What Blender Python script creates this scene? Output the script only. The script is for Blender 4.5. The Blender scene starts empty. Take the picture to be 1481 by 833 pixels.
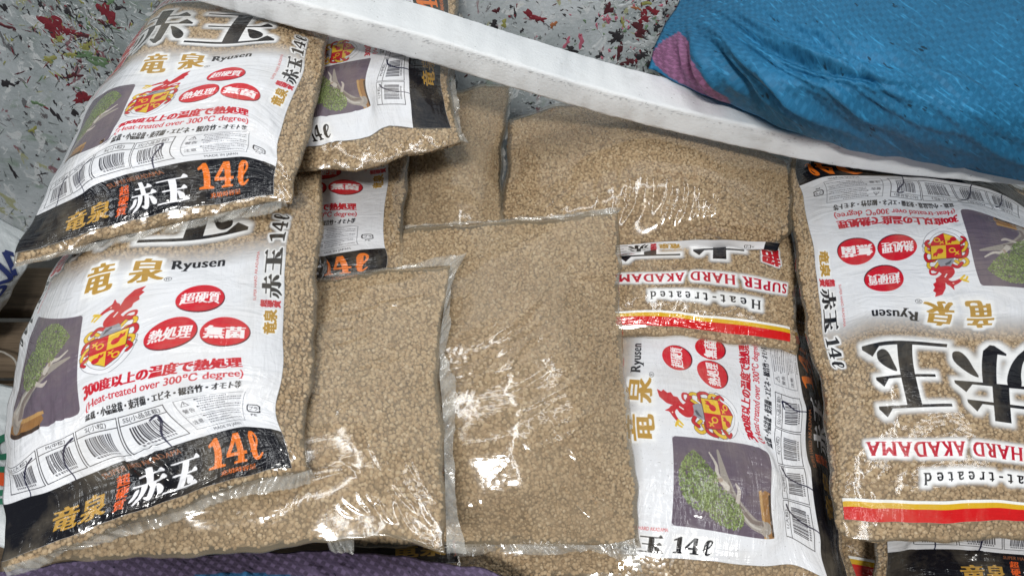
import bpy, bmesh, math, random
import numpy as np
from mathutils import Vector, noise as mnoise
from mathutils.bvhtree import BVHTree

random.seed(7)
RNG = np.random.default_rng(7)
S = bpy.context.scene
COL = S.collection

# ------------------------------------------------------------------ camera, world, lamps, exposure
ZC = 1.35                                   # camera height above the floor, metres
PITCH = math.radians(45)
LENS, SENSOR = 30.0, 36.0
FW, FH = 1481.0, 833.0                      # size of the photograph the measurements were read from
FPX = FW * LENS / SENSOR

cam_d = bpy.data.cameras.new('camera')
cam_d.lens = LENS; cam_d.sensor_width = SENSOR; cam_d.clip_start = 0.02; cam_d.clip_end = 50
cam = bpy.data.objects.new('camera', cam_d); COL.objects.link(cam)
cam.location = (0, 0, ZC); cam.rotation_euler = (math.pi / 2 - PITCH, 0, 0)
S.camera = cam

world = bpy.data.worlds.new('World'); S.world = world; world.use_nodes = True
wb = world.node_tree.nodes['Background']
wb.inputs['Color'].default_value = (0.80, 0.90, 1.0, 1); wb.inputs['Strength'].default_value = 0.105

def tube(name, loc, target, length, width, watts, col):
    d = bpy.data.lights.new(name, 'AREA'); d.shape = 'RECTANGLE'
    d.size = length; d.size_y = width; d.energy = watts; d.color = col
    o = bpy.data.objects.new(name, d); COL.objects.link(o)
    o.location = loc
    o.rotation_euler = (Vector(target) - Vector(loc)).to_track_quat('-Z', 'Y').to_euler()
    return o
tube('ceiling_lamp', (-0.10, -1.60, 3.20), (0.05, 0.95, 0.6), 0.46, 0.28, 82, (1.0, 0.985, 0.95))
tube('added_tube_light', (-1.3, 0.1, 2.6), (-0.2, 0.95, 0.6), 1.2, 0.10, 6, (0.93, 0.97, 1.0))  # unseen tube added at the left as fill light

tube('added_tube_light', (0.2, 0.95, 2.75), (0.2, 0.90, 0.6), 3.0, 0.13, 8, (0.97, 0.99, 1.0))  # long overhead tube added for highlights on the film's front slopes
_t = tube('added_tube_light', (0.25, 0.35, 2.70), (0.25, 0.35, 0.6), 2.4, 0.13, 11, (0.97, 0.99, 1.0)); _t.rotation_euler = (0, 0, math.pi / 2)  # unseen lengthwise tube added to draw bright streaks along the film creases

vs = S.view_settings
vs.view_transform = 'Standard'; vs.look = 'None'; vs.exposure = 0.0; vs.gamma = 1.0
vs.use_curve_mapping = False
S.cycles.transparent_max_bounces = 16
S.cycles.max_bounces = 8
S.cycles.caustics_reflective = False; S.cycles.caustics_refractive = False
S.cycles.sample_clamp_indirect = 4.0

# ------------------------------------------------------------------ helpers
def lin(c):
    """sRGB 0-255 to linear"""
    out = []
    for v in c:
        v = v / 255.0
        out.append(v / 12.92 if v <= 0.04045 else ((v + 0.055) / 1.055) ** 2.4)
    return tuple(out)

def rays(px, py):
    px = np.asarray(px, float); py = np.asarray(py, float)
    a = (px - FW / 2) / FPX; b = (FH / 2 - py) / FPX
    c, s = math.cos(PITCH), math.sin(PITCH)
    return np.stack([a, c + b * s, -s + b * c], -1)

class Plane:
    """z = z0 + ax*(x-x0) + ay*(y-y0), through the point `drop` metres under the camera seen at ref"""
    def __init__(self, ref, drop, ax=0.0, ay=0.0):
        d = rays(*ref); t = drop / -d[2]
        self.p = d * t + np.array([0, 0, ZC]); self.ax, self.ay = ax, ay
    def hit(self, px, py, h=0.0):
        d = rays(px, py)
        # ZC + t dz = z0 + h + ax (t dx - x0) + ay (t dy - y0)
        num = self.p[2] + h - self.ax * self.p[0] - self.ay * self.p[1] - ZC
        den = d[..., 2] - self.ax * d[..., 0] - self.ay * d[..., 1]
        t = num / den
        return d * t[..., None] + np.array([0, 0, ZC])

class TPS:
    """thin plate spline from bag coordinates to where they sit"""
    def __init__(self, pts, lam=0.0):
        P = np.array(pts, float); self.c = P[:, :2] / 300.0; Y = P[:, 2:]
        n = len(P); K = self.k(self.c, self.c) + lam * np.eye(n)
        Q = np.hstack([np.ones((n, 1)), self.c])
        A = np.zeros((n + 3, n + 3)); A[:n, :n] = K; A[:n, n:] = Q; A[n:, :n] = Q.T
        b = np.zeros((n + 3, 2)); b[:n] = Y
        self.w = np.linalg.solve(A, b)
    def k(self, a, b):
        r2 = ((a[:, None, :] - b[None, :, :]) ** 2).sum(-1)
        return 0.5 * r2 * np.log(r2 + 1e-12)
    def __call__(self, x, y):
        sh = np.shape(x); q = np.stack([np.ravel(x), np.ravel(y)], -1) / 300.0
        out = self.k(q, self.c) @ self.w[:-3] + np.hstack([np.ones((len(q), 1)), q]) @ self.w[-3:]
        return out[:, 0].reshape(sh), out[:, 1].reshape(sh)

def mesh_obj(name, V, F, mat=None, parent=None, smooth=True, uv=None):
    """V (n,3); F list of arrays of quads/tris (k,4)/(k,3)"""
    me = bpy.data.meshes.new(name)
    V = np.asarray(V, np.float32)
    me.vertices.add(len(V)); me.vertices.foreach_set('co', V.ravel())
    F = [np.asarray(f, np.int32) for f in F if len(f)]
    loops = np.concatenate([f.ravel() for f in F])
    sizes = np.concatenate([np.full(len(f), f.shape[1], np.int32) for f in F])
    starts = np.concatenate([[0], np.cumsum(sizes)[:-1]]).astype(np.int32)
    me.loops.add(len(loops)); me.loops.foreach_set('vertex_index', loops)
    me.polygons.add(len(sizes)); me.polygons.foreach_set('loop_start', starts)
    me.polygons.foreach_set('loop_total', sizes)
    if smooth: me.polygons.foreach_set('use_smooth', np.ones(len(sizes), bool))
    if uv is not None:
        l = me.uv_layers.new(name='UVMap')
        l.data.foreach_set('uv', np.asarray(uv, np.float32)[loops].ravel())
    me.update(calc_edges=True); me.validate()
    if mat is not None: me.materials.append(mat)
    o = bpy.data.objects.new(name, me); COL.objects.link(o)
    if parent is not None: o.parent = parent
    return o

def grid_faces(nu, nv, off=0):
    i = np.arange(nv - 1)[:, None] * nu + np.arange(nu - 1)[None, :] + off
    return np.stack([i, i + nu, i + nu + 1, i + 1], -1).reshape(-1, 4)

def thing(name, label, cat, loc=(0, 0, 0), group=None):
    o = bpy.data.objects.new(name, None); COL.objects.link(o); o.empty_display_size = 0.05
    o['label'] = label; o['category'] = cat
    if group: o['group'] = group
    return o
def tag(o, label, cat, group=None):
    o['label'] = label; o['category'] = cat
    if group: o['group'] = group
    return o

class NT:
    """small node-tree helper"""
    def __init__(self, name):
        self.m = bpy.data.materials.new(name); self.m.use_nodes = True
        self.t = self.m.node_tree; self.t.nodes.clear()
        self.out = self.t.nodes.new('ShaderNodeOutputMaterial')
    def n(self, kind, **kw):
        nd = self.t.nodes.new('ShaderNode' + kind)
        for k, v in kw.items():
            if k.startswith('i_'):
                key = k[2:]
                key = int(key) if key.isdigit() else key.replace('_', ' ')
                self.set(nd.inputs[key], v)
            else: setattr(nd, k, v)
        return nd
    def set(self, sock, v):
        if isinstance(v, bpy.types.NodeSocket): self.t.links.new(v, sock)
        elif isinstance(v, bpy.types.Node): self.t.links.new(v.outputs[0], sock)
        else:
            if sock.type == 'RGBA' and len(v) == 3: v = (*v, 1)
            sock.default_value = v
    def math(self, op, a, b=0.5, clamp=False):
        nd = self.t.nodes.new('ShaderNodeMath'); nd.operation = op; nd.use_clamp = clamp
        self.set(nd.inputs[0], a); self.set(nd.inputs[1], b); return nd.outputs[0]
    def ramp(self, fac, stops, interp='LINEAR'):
        nd = self.t.nodes.new('ShaderNodeValToRGB'); cr = nd.color_ramp; cr.interpolation = interp
        while len(cr.elements) < len(stops): cr.elements.new(0.5)
        for e, (p, c) in zip(cr.elements, stops):
            e.position = p; e.color = (*c, 1) if not np.isscalar(c) else (c, c, c, 1)
        self.set(nd.inputs[0], fac); return nd.outputs[0]
    def mix(self, fac, a, b, mode='MIX'):
        nd = self.t.nodes.new('ShaderNodeMix'); nd.data_type = 'RGBA'; nd.blend_type = mode
        self.set(nd.inputs[0], fac); self.set(nd.inputs[6], a); self.set(nd.inputs[7], b)
        return nd.outputs[2]
    def mixs(self, fac, a, b):
        nd = self.t.nodes.new('ShaderNodeMixShader')
        self.set(nd.inputs[0], fac); self.set(nd.inputs[1], a); self.set(nd.inputs[2], b)
        return nd.outputs[0]
    def bump(self, h, strength, dist, normal=None):
        nd = self.t.nodes.new('ShaderNodeBump')
        self.set(nd.inputs['Height'], h); nd.inputs['Strength'].default_value = strength
        nd.inputs['Distance'].default_value = dist
        if normal is not None: self.set(nd.inputs['Normal'], normal)
        return nd.outputs[0]
    def noise(self, scale, detail=2, rough=0.5, vec=None, dist=0.0):
        nd = self.t.nodes.new('ShaderNodeTexNoise')
        nd.inputs['Scale'].default_value = scale; nd.inputs['Detail'].default_value = detail
        nd.inputs['Roughness'].default_value = rough; nd.inputs['Distortion'].default_value = dist
        if vec is not None: self.set(nd.inputs['Vector'], vec)
        return nd.outputs[0]
    def mapping(self, vec, scale=(1, 1, 1), rot=(0, 0, 0), loc=(0, 0, 0)):
        nd = self.t.nodes.new('ShaderNodeMapping')
        self.set(nd.inputs['Vector'], vec); nd.inputs['Scale'].default_value = scale
        nd.inputs['Rotation'].default_value = rot; nd.inputs['Location'].default_value = loc
        return nd.outputs[0]
    def done(self, sh):
        self.t.links.new(sh if isinstance(sh, bpy.types.NodeSocket) else sh.outputs[0], self.out.inputs['Surface'])
        return self.m

# ------------------------------------------------------------------ the printed film, drawn by code
# print coordinates: x 0..400 across the print, y 0..672 down it; the sheet covers x -50..450, y -40..720
SS = 4
X0, Y0, SW, SH = -50, -40, 500, 760
CW, CH = SW * SS, SH * SS
INK = np.ones((CH, CW, 3), np.float32); COV = np.zeros((CH, CW), np.float32)
_font_curve = bpy.data.curves.new('lettering', 'FONT')
_font_obj = bpy.data.objects.new('lettering', _font_curve); COL.objects.link(_font_obj)

def text_mask(s, px=90, track=1.0):
    c = _font_curve; c.body = s; c.size = px; c.space_character = track; c.resolution_u = 3
    dg = bpy.context.evaluated_depsgraph_get(); dg.update()
    ev = _font_obj.evaluated_get(dg); me = ev.to_mesh(); me.calc_loop_triangles()
    v = np.empty(len(me.vertices) * 3, np.float32); me.vertices.foreach_get('co', v); v = v.reshape(-1, 3)[:, :2]
    t = np.empty(len(me.loop_triangles) * 3, np.int32); me.loop_triangles.foreach_get('vertices', t)
    ev.to_mesh_clear()
    lo = v.min(0); v = v - lo; w, h = v.max(0)
    M = np.zeros((int(h) + 2, int(w) + 2), bool)
    T = v[t.reshape(-1, 3)]
    for tri in T:
        x0, y0 = np.floor(tri.min(0)).astype(int); x1, y1 = np.ceil(tri.max(0)).astype(int) + 1
        gx = np.arange(x0, x1) + 0.5; gy = (np.arange(y0, y1) + 0.5)[:, None]
        (ax, ay), (bx, by), (cx, cy) = tri
        e1 = (bx - ax) * (gy - ay) - (by - ay) * (gx - ax)
        e2 = (cx - bx) * (gy - by) - (cy - by) * (gx - bx)
        e3 = (ax - cx) * (gy - cy) - (ay - cy) * (gx - cx)
        ins = ((e1 >= 0) & (e2 >= 0) & (e3 >= 0)) | ((e1 <= 0) & (e2 <= 0) & (e3 <= 0))
        sub = M[y0:y1, x0:x1]; sub |= ins[:sub.shape[0], :sub.shape[1]]
    return M[::-1]

def dilate(M, dx, dy):
    dx, dy = int(round(dx)), int(round(dy))
    if dx:
        P = np.pad(M, ((0, 0), (dx, dx))); M = np.zeros_like(P)
        for k in range(-dx, dx + 1): M |= np.roll(P, k, 1)
    if dy:
        P = np.pad(M, ((dy, dy), (0, 0))); M = np.zeros_like(P)
        for k in range(-dy, dy + 1): M |= np.roll(P, k, 0)
    return M

def serif(M, slab=0.07, reach=0.09):
    """slab feet on the stems of upright letters"""
    h = M.shape[0]; k = max(1, int(h * slab)); r = max(1, int(h * reach))
    D = dilate(M, r, 0); P = np.pad(M, ((0, 0), (r, r)))
    P[:k] |= D[:k]; P[-k:] |= D[-k:]
    return P

def resize(M, h, w):
    yi = np.minimum((np.arange(h) + 0.5) * M.shape[0] / h, M.shape[0] - 1).astype(int)
    xi = np.minimum((np.arange(w) + 0.5) * M.shape[1] / w, M.shape[1] - 1).astype(int)
    return M[yi][:, xi]

def blur(a, r):
    for ax in (0, 1):
        for _ in range(2):
            c = np.cumsum(np.pad(a, [(r + 1, r) if i == ax else (0, 0) for i in (0, 1)]), axis=ax)
            a = (np.take(c, range(2 * r + 1, c.shape[ax]), ax) - np.take(c, range(0, c.shape[ax] - 2 * r - 1), ax)) / (2 * r + 1)
    return a

def ink_at(mask, ox, oy, col, a=1.0):
    """lay a mask (any size, full resolution) with its corner at pixel ox, oy"""
    H, W = mask.shape
    y0, x0 = max(oy, 0), max(ox, 0); y1, x1 = min(oy + H, CH), min(ox + W, CW)
    if y1 <= y0 or x1 <= x0: return
    m = mask[y0 - oy:y1 - oy, x0 - ox:x1 - ox].astype(np.float32) * a
    c = np.array(col, np.float32) / 255.0
    INK[y0:y1, x0:x1] = INK[y0:y1, x0:x1] * (1 - m[..., None]) + c * m[..., None]
    COV[y0:y1, x0:x1] = np.maximum(COV[y0:y1, x0:x1], m)

def U(x): return int(round(x * SS))
def fill(x0, y0, x1, y1, col, a=1.0):
    ink_at(np.ones((U(y1 - y0), U(x1 - x0)), bool), U(x0 - X0), U(y0 - Y0), col, a)

def put(M, x0, y0, x1, y1, col, rot=0, bold=(0, 0), halo=None, shear=0.0):
    M = np.rot90(M, rot)
    M = resize(M, max(2, U(y1 - y0)), max(2, U(x1 - x0)))
    bx, by = U(bold[0]), U(bold[1]); M = dilate(M, bx, by)
    if shear:
        h = M.shape[0]; p = int(abs(shear) * h) + 1; P = np.pad(M, ((0, 0), (p, p))); M = P.copy()
        for r in range(h): M[r] = np.roll(P[r], int(shear * (h / 2 - r)))
        bx += p
    ox, oy = U(x0 - X0) - bx, U(y0 - Y0) - by
    if halo:
        r = U(halo); P = np.pad(M, r * 2).astype(np.float32)
        D = np.clip(blur(dilate(P > 0.5, int(r * 0.75), int(r * 0.75)).astype(np.float32), max(1, r // 3)), 0, 1)
        e = (D.shape[0] - P.shape[0]) // 2
        ink_at(D, ox - 2 * r - e, oy - 2 * r - e, (244, 244, 244))
    ink_at(M, ox, oy, col)

def txt(s, x0, y0, x1, y1, col, rot=0, bold=(0, 0), halo=None, track=1.0, ser=False, shear=0.0):
    M = text_mask(s, 90, track)
    if ser: M = serif(M)
    put(M, x0, y0, x1, y1, col, rot, bold, halo, shear)

def poly_mask(polys, w, h, sc=SS):
    """even-odd fill of outlines given in units, w x h units large"""
    H, W = U(h), U(w); M = np.zeros((H, W), bool)
    gy = (np.arange(H) + 0.5) / sc; gx = (np.arange(W) + 0.5) / sc
    for P in polys:
        P = np.array(P, float); m = np.zeros((H, W), bool)
        for (x1, y1), (x2, y2) in zip(P, np.roll(P, -1, 0)):
            if y1 == y2: continue
            rows = (gy >= min(y1, y2)) & (gy < max(y1, y2))
            xs = x1 + (gy[rows] - y1) * (x2 - x1) / (y2 - y1)
            m[rows] ^= gx[None, :] > xs[:, None]
        M |= m
    return M

def spline(P, n=10, closed=False):
    P = np.array(P, float); m = len(P); out = []
    for i in range(m if closed else m - 1):
        g = lambda k: P[(i + k) % m] if closed else P[min(max(i + k, 0), m - 1)]
        p0, p1, p2, p3 = g(-1), g(0), g(1), g(2)
        for t in np.linspace(0, 1, n, endpoint=False):
            out.append(0.5 * (2 * p1 + (p2 - p0) * t + (2 * p0 - 5 * p1 + 4 * p2 - p3) * t * t + (3 * p1 - p0 - 3 * p2 + p3) * t ** 3))
    if not closed: out.append(P[-1])
    return np.array(out)

def stroke_mask(P, w, W, H):
    """polyline with a width per point"""
    P = np.array(P, float); w = np.broadcast_to(np.array(w, float), (len(P),)) if np.ndim(w) == 0 else np.interp(np.linspace(0, 1, len(P)), np.linspace(0, 1, len(w)), w)
    M = np.zeros((U(H), U(W)), bool)
    for k in range(len(P) - 1):
        a, b = P[k], P[k + 1]; r = max(w[k], w[k + 1]) / 2 + 0.3
        x0, x1 = U(min(a[0], b[0]) - r), U(max(a[0], b[0]) + r) + 1; y0, y1 = U(min(a[1], b[1]) - r), U(max(a[1], b[1]) + r) + 1
        x0, y0 = max(x0, 0), max(y0, 0); x1, y1 = min(x1, M.shape[1]), min(y1, M.shape[0])
        if x1 <= x0 or y1 <= y0: continue
        gx = (np.arange(x0, x1) + 0.5) / SS; gy = ((np.arange(y0, y1) + 0.5) / SS)[:, None]
        d = b - a; L = d @ d + 1e-9
        t = np.clip(((gx - a[0]) * d[0] + (gy - a[1]) * d[1]) / L, 0, 1)
        dist = np.hypot(gx - a[0] - t * d[0], gy - a[1] - t * d[1])
        M[y0:y1, x0:x1] |= dist < (w[k] + (w[k + 1] - w[k]) * t) / 2
    return M

def lay(M, x, y, col, a=1.0): ink_at(M, U(x - X0), U(y - Y0), col, a)
def strk(P, w, col, x, y, W, H, sm=True): lay(stroke_mask(spline(P) if sm else P, w, W, H), x, y, col)
def line(x0, y0, x1, y1, w, col):
    W, H = abs(x1 - x0) + 6, abs(y1 - y0) + 6; ox, oy = min(x0, x1) - 3, min(y0, y1) - 3
    lay(stroke_mask([(x0 - ox, y0 - oy), (x1 - ox, y1 - oy)], w, W, H), ox, oy, col)
def ellipse(cx, cy, rx, ry, col):
    a = np.linspace(0, 2 * np.pi, 48, endpoint=False)
    lay(poly_mask([np.stack([rx + 1 + rx * np.cos(a), ry + 1 + ry * np.sin(a)], -1)], 2 * rx + 2, 2 * ry + 2), cx - rx - 1, cy - ry - 1, col)

WHITE, BLACK, RED, GOLD, ORANGE = (230, 231, 235), (24, 24, 30), (200, 32, 46), (186, 144, 62), (232, 118, 36)

# brush-serif glyphs of the title, as outlines in a 135 x 120 box
TAMA = [[(8, 14), (104, 14), (114, 2), (126, 14), (126, 18), (8, 18)],
        [(22, 58), (100, 58), (110, 47), (121, 58), (121, 62), (22, 62)],
        [(0, 107), (108, 107), (120, 94), (135, 107), (135, 112), (0, 112)],
        [(55, 16), (79, 16), (79, 109), (55, 109)],
        spline([(84, 68), (98, 74), (111, 86), (112, 98), (103, 102), (94, 96), (88, 82)], 6, True)]
AKA = [[(24, 22), (98, 22), (108, 10), (120, 22), (120, 26), (24, 26)],
       [(2, 50), (108, 50), (119, 37), (133, 50), (133, 54), (2, 54)],
       [(57, 0), (82, 0), (80, 53), (57, 53)],
       spline([(40, 53), (58, 53), (57, 75), (46, 98), (24, 116), (20, 114), (36, 92), (40, 72)], 5, True),
       [(74, 53), (93, 53), (93, 104), (86, 113), (80, 112), (62, 100), (62, 97), (74, 99)],
       spline([(16, 68), (26, 64), (28, 76), (20, 92), (4, 102), (2, 98), (12, 84)], 5, True),
       spline([(98, 62), (112, 68), (128, 84), (130, 98), (122, 101), (112, 92), (104, 76)], 5, True)]
M_TAMA, M_AKA = poly_mask(TAMA, 136, 116), poly_mask(AKA, 136, 118)
ONE = [[(0, 9), (15, 0), (19, 0), (19, 41), (26, 43), (26, 46), (0, 46), (0, 43), (8, 41), (8, 10), (0, 12)]]
FOUR = [[(20, 0), (29, 0), (29, 28), (35, 28), (35, 33), (29, 33), (29, 42), (34, 43), (34, 46), (13, 46), (13, 43), (19, 42), (19, 33), (0, 33), (0, 28)]]
M_FOUR = poly_mask(FOUR, 36, 47) & ~poly_mask([[(19, 10), (19, 28), (6, 28)]], 36, 47)
M_ONE = poly_mask(ONE, 28, 47)
M_ELL = stroke_mask(spline([(2, 31), (9, 29), (19, 16), (21, 6), (16, 2), (10, 10), (8, 28), (9, 40), (14, 44), (22, 36)]), [2, 3, 3, 4, 5, 9, 10, 8, 4, 2], 26, 47)
M_14L = np.zeros((U(47), U(96)), bool)
M_14L[:M_ONE.shape[0], :M_ONE.shape[1]] |= M_ONE; M_14L[:M_FOUR.shape[0], U(28):U(28) + M_FOUR.shape[1]] |= M_FOUR
M_14L[:M_ELL.shape[0], U(69):U(69) + M_ELL.shape[1]] |= M_ELL
M_AKATAMA = np.zeros((U(118), U(275)), bool)
M_AKATAMA[:M_AKA.shape[0], :M_AKA.shape[1]] |= M_AKA; M_AKATAMA[:M_TAMA.shape[0], U(138):U(138) + M_TAMA.shape[1]] |= M_TAMA

def draw_bonsai(x, y, w, h):
    W, H = U(w), U(h); r = 5
    M = np.ones((H, W), bool)
    gy, gx = np.mgrid[0:H, 0:W] / SS
    for cx, cy in ((r, r), (w - r, r), (r, h - r), (w - r, h - r)):
        corner = (np.abs(gx - cx) < r) & (np.abs(gy - cy) < r) & ((gx < r) | (gx > w - r)) & ((gy < r) | (gy > h - r))
        M &= ~(corner & (np.hypot(gx - cx, gy - cy) > r))
    rg = np.random.default_rng(3)
    lay(M, x, y, (104, 92, 104))
    def tree(P, wd, col): lay(stroke_mask(spline(P), wd, w, h), x, y, col)
    # pot and stand
    lay(poly_mask([[(0, 126), (60, 118), (64, 126), (60, 138), (0, 140)]], w, h), x, y, (150, 108, 64))
    lay(poly_mask([[(0, 122), (62, 114), (64, 119), (0, 127)]], w, h), x, y, (184, 144, 92))
    lay(poly_mask([[(2, 136), (58, 133), (58, 139), (2, 140)]], w, h), x, y, (60, 44, 36))
    # bleached trunk
    tree([(14, 126), (18, 108), (30, 92), (44, 78), (62, 68), (84, 62), (104, 58)], [18, 15, 14, 15, 13, 8, 3], (156, 148, 140))
    tree([(20, 122), (22, 104), (36, 88), (50, 76), (66, 70)], [6, 5, 5, 4, 2], (126, 114, 108))
    tree([(12, 120), (16, 104), (28, 90), (42, 76)], [3, 3, 3, 1], (190, 184, 176))
    tree([(44, 82), (58, 84), (66, 80)], [6, 5, 2], (188, 178, 170))
    tree([(60, 68), (72, 56), (86, 54), (100, 46)], [8, 6, 4, 2], (196, 188, 178))
    tree([(68, 60), (66, 50), (72, 44)], [5, 4, 2], (168, 150, 136))
    tree([(2, 128), (10, 118), (16, 124), (24, 120)], [4, 5, 5, 2], (170, 160, 150))
    # foliage of small tufts
    for k in range(3400):
        a = rg.uniform(0, 2 * math.pi); q = math.sqrt(rg.uniform(0, 1))
        fx, fy = 64 + 40 * q * math.cos(a), 36 + 25 * q * math.sin(a) - 5 * math.cos((q * math.cos(a)) * 1.4)
        if k > 2100: fx, fy = 34 + 24 * q * math.cos(a) - 14 * q * math.sin(a), 62 + 30 * q * math.sin(a)
        g = rg.uniform(0.6, 1.15); rr = rg.uniform(0.5, 1.5)
        if fx < 3 or fy < 3 or fx > w - 3: continue
        if fx + 0.9 * fy > 124: continue
        c = np.clip(np.array([132, 148, 92]) * g, 0, 255)
        ellipse(x + fx, y + fy, rr, rr * 0.75, c)

def draw_crest(x, y):
    W, H = 72, 122
    L = lambda P, c: lay(poly_mask([P], W, H), x, y, c)
    T = lambda P, w, c: strk(P, w, c, x, y, W, H)
    R, Yl, G = (194, 34, 46), (226, 186, 52), (150, 150, 158)
    # ribbon round the shield
    T([(5, 76), (7, 96), (18, 112), (34, 119), (50, 112), (62, 96), (65, 76)], 9.0, (120, 120, 128))
    T([(5, 76), (7, 96), (18, 112), (34, 119), (50, 112), (62, 96), (65, 76)], 7.6, (236, 236, 240))
    for q in ([(1, 80), (-1, 86), (4, 90)], [(66, 80), (70, 84), (67, 90)], [(0, 74), (4, 70)]): T(q, 0.9, (120, 120, 128))
    # mantling
    for P, c in (([(22, 52), (12, 44), (6, 50), (10, 57), (16, 54)], Yl), ([(20, 58), (8, 60), (4, 72), (9, 78), (13, 72), (9, 69)], R),
                 ([(18, 66), (8, 72), (3, 84), (8, 90), (12, 85)], Yl), ([(12, 84), (4, 92), (8, 98)], R),
                 ([(46, 52), (54, 43), (62, 47), (60, 56), (53, 55)], Yl), ([(50, 58), (62, 56), (66, 66), (60, 74), (56, 70)], R),
                 ([(54, 68), (64, 74), (63, 84), (57, 86)], Yl), ([(56, 78), (64, 88), (60, 94)], R), ([(14, 48), (20, 42), (28, 46)], R), ([(44, 46), (50, 40), (56, 44)], R)):
        T(P, 5.2, (90, 52, 40)); T(P, 4.2, c)
    # helmet
    L([(24, 58), (25, 50), (32, 40), (42, 42), (47, 50), (48, 58)], G); L([(27, 55), (30, 48), (36, 46), (37, 49), (31, 52)], (84, 84, 92))
    # shield
    sh = [(13, 58), (57, 58), (57, 84), (50, 100), (35, 110), (20, 100), (13, 84)]
    lay(stroke_mask(np.array(sh + sh[:1]), 1.6, W, H), x, y, (70, 40, 30))
    L([(13, 58), (35, 58), (35, 83), (13, 83)], R); L([(35, 58), (57, 58), (57, 83), (35, 83)], Yl)
    L([(13, 83), (35, 83), (35, 110), (20, 100), (13, 88)], Yl); L([(35, 83), (57, 83), (57, 88), (50, 100), (35, 110)], R)
    for cx, cy, c, s in ((24, 70, Yl, 1), (46, 70, R, -1), (24, 93, R, -1), (45, 93, Yl, 1)):
        a = np.linspace(0, 2 * np.pi, 20)
        if s > 0:
            T(np.stack([cx + 2 + 4 * np.cos(a), cy + 2 + 4 * np.sin(a)], -1), 2.2, c); T([(cx - 2, cy - 1), (cx - 7, cy - 6)], 2.2, c); T([(cx - 7, cy - 1), (cx - 2, cy - 7)], 1.8, c)
        else:
            L(np.stack([cx - 2 + 5 * np.cos(a), cy + 2 + 5 * np.sin(a)], -1), c); L([(cx, cy - 1), (cx + 3, cy - 8), (cx + 5, cy - 5), (cx + 8, cy - 8), (cx + 8, cy - 2), (cx + 3, cy + 1)], c)
    # winged beast above the helmet
    L(spline([(27, 42), (25, 34), (30, 27), (35, 24), (31, 21), (25, 22), (20, 24), (19, 21), (25, 17), (31, 14), (33, 9), (36, 14), (40, 18), (41, 26), (44, 34), (50, 40), (46, 44), (36, 45)], 5, True), R)
    L([(38, 26), (44, 12), (54, 3), (66, 0), (62, 6), (65, 9), (60, 14), (61, 19), (55, 22), (54, 27), (47, 30), (43, 33)], R)
    T([(46, 40), (52, 34), (60, 35), (60, 41), (54, 41)], 3.0, R)
    for q in ([(20, 23), (14, 22), (11, 26)], [(19, 24), (14, 28)], [(17, 21), (12, 19)]): T(q, 2.4, Yl)
    ellipse(x + 30.5, y + 18, 1.2, 0.9, (240, 220, 200))
    T([(36, 32), (39, 28)], 2.0, (236, 232, 230))

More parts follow.
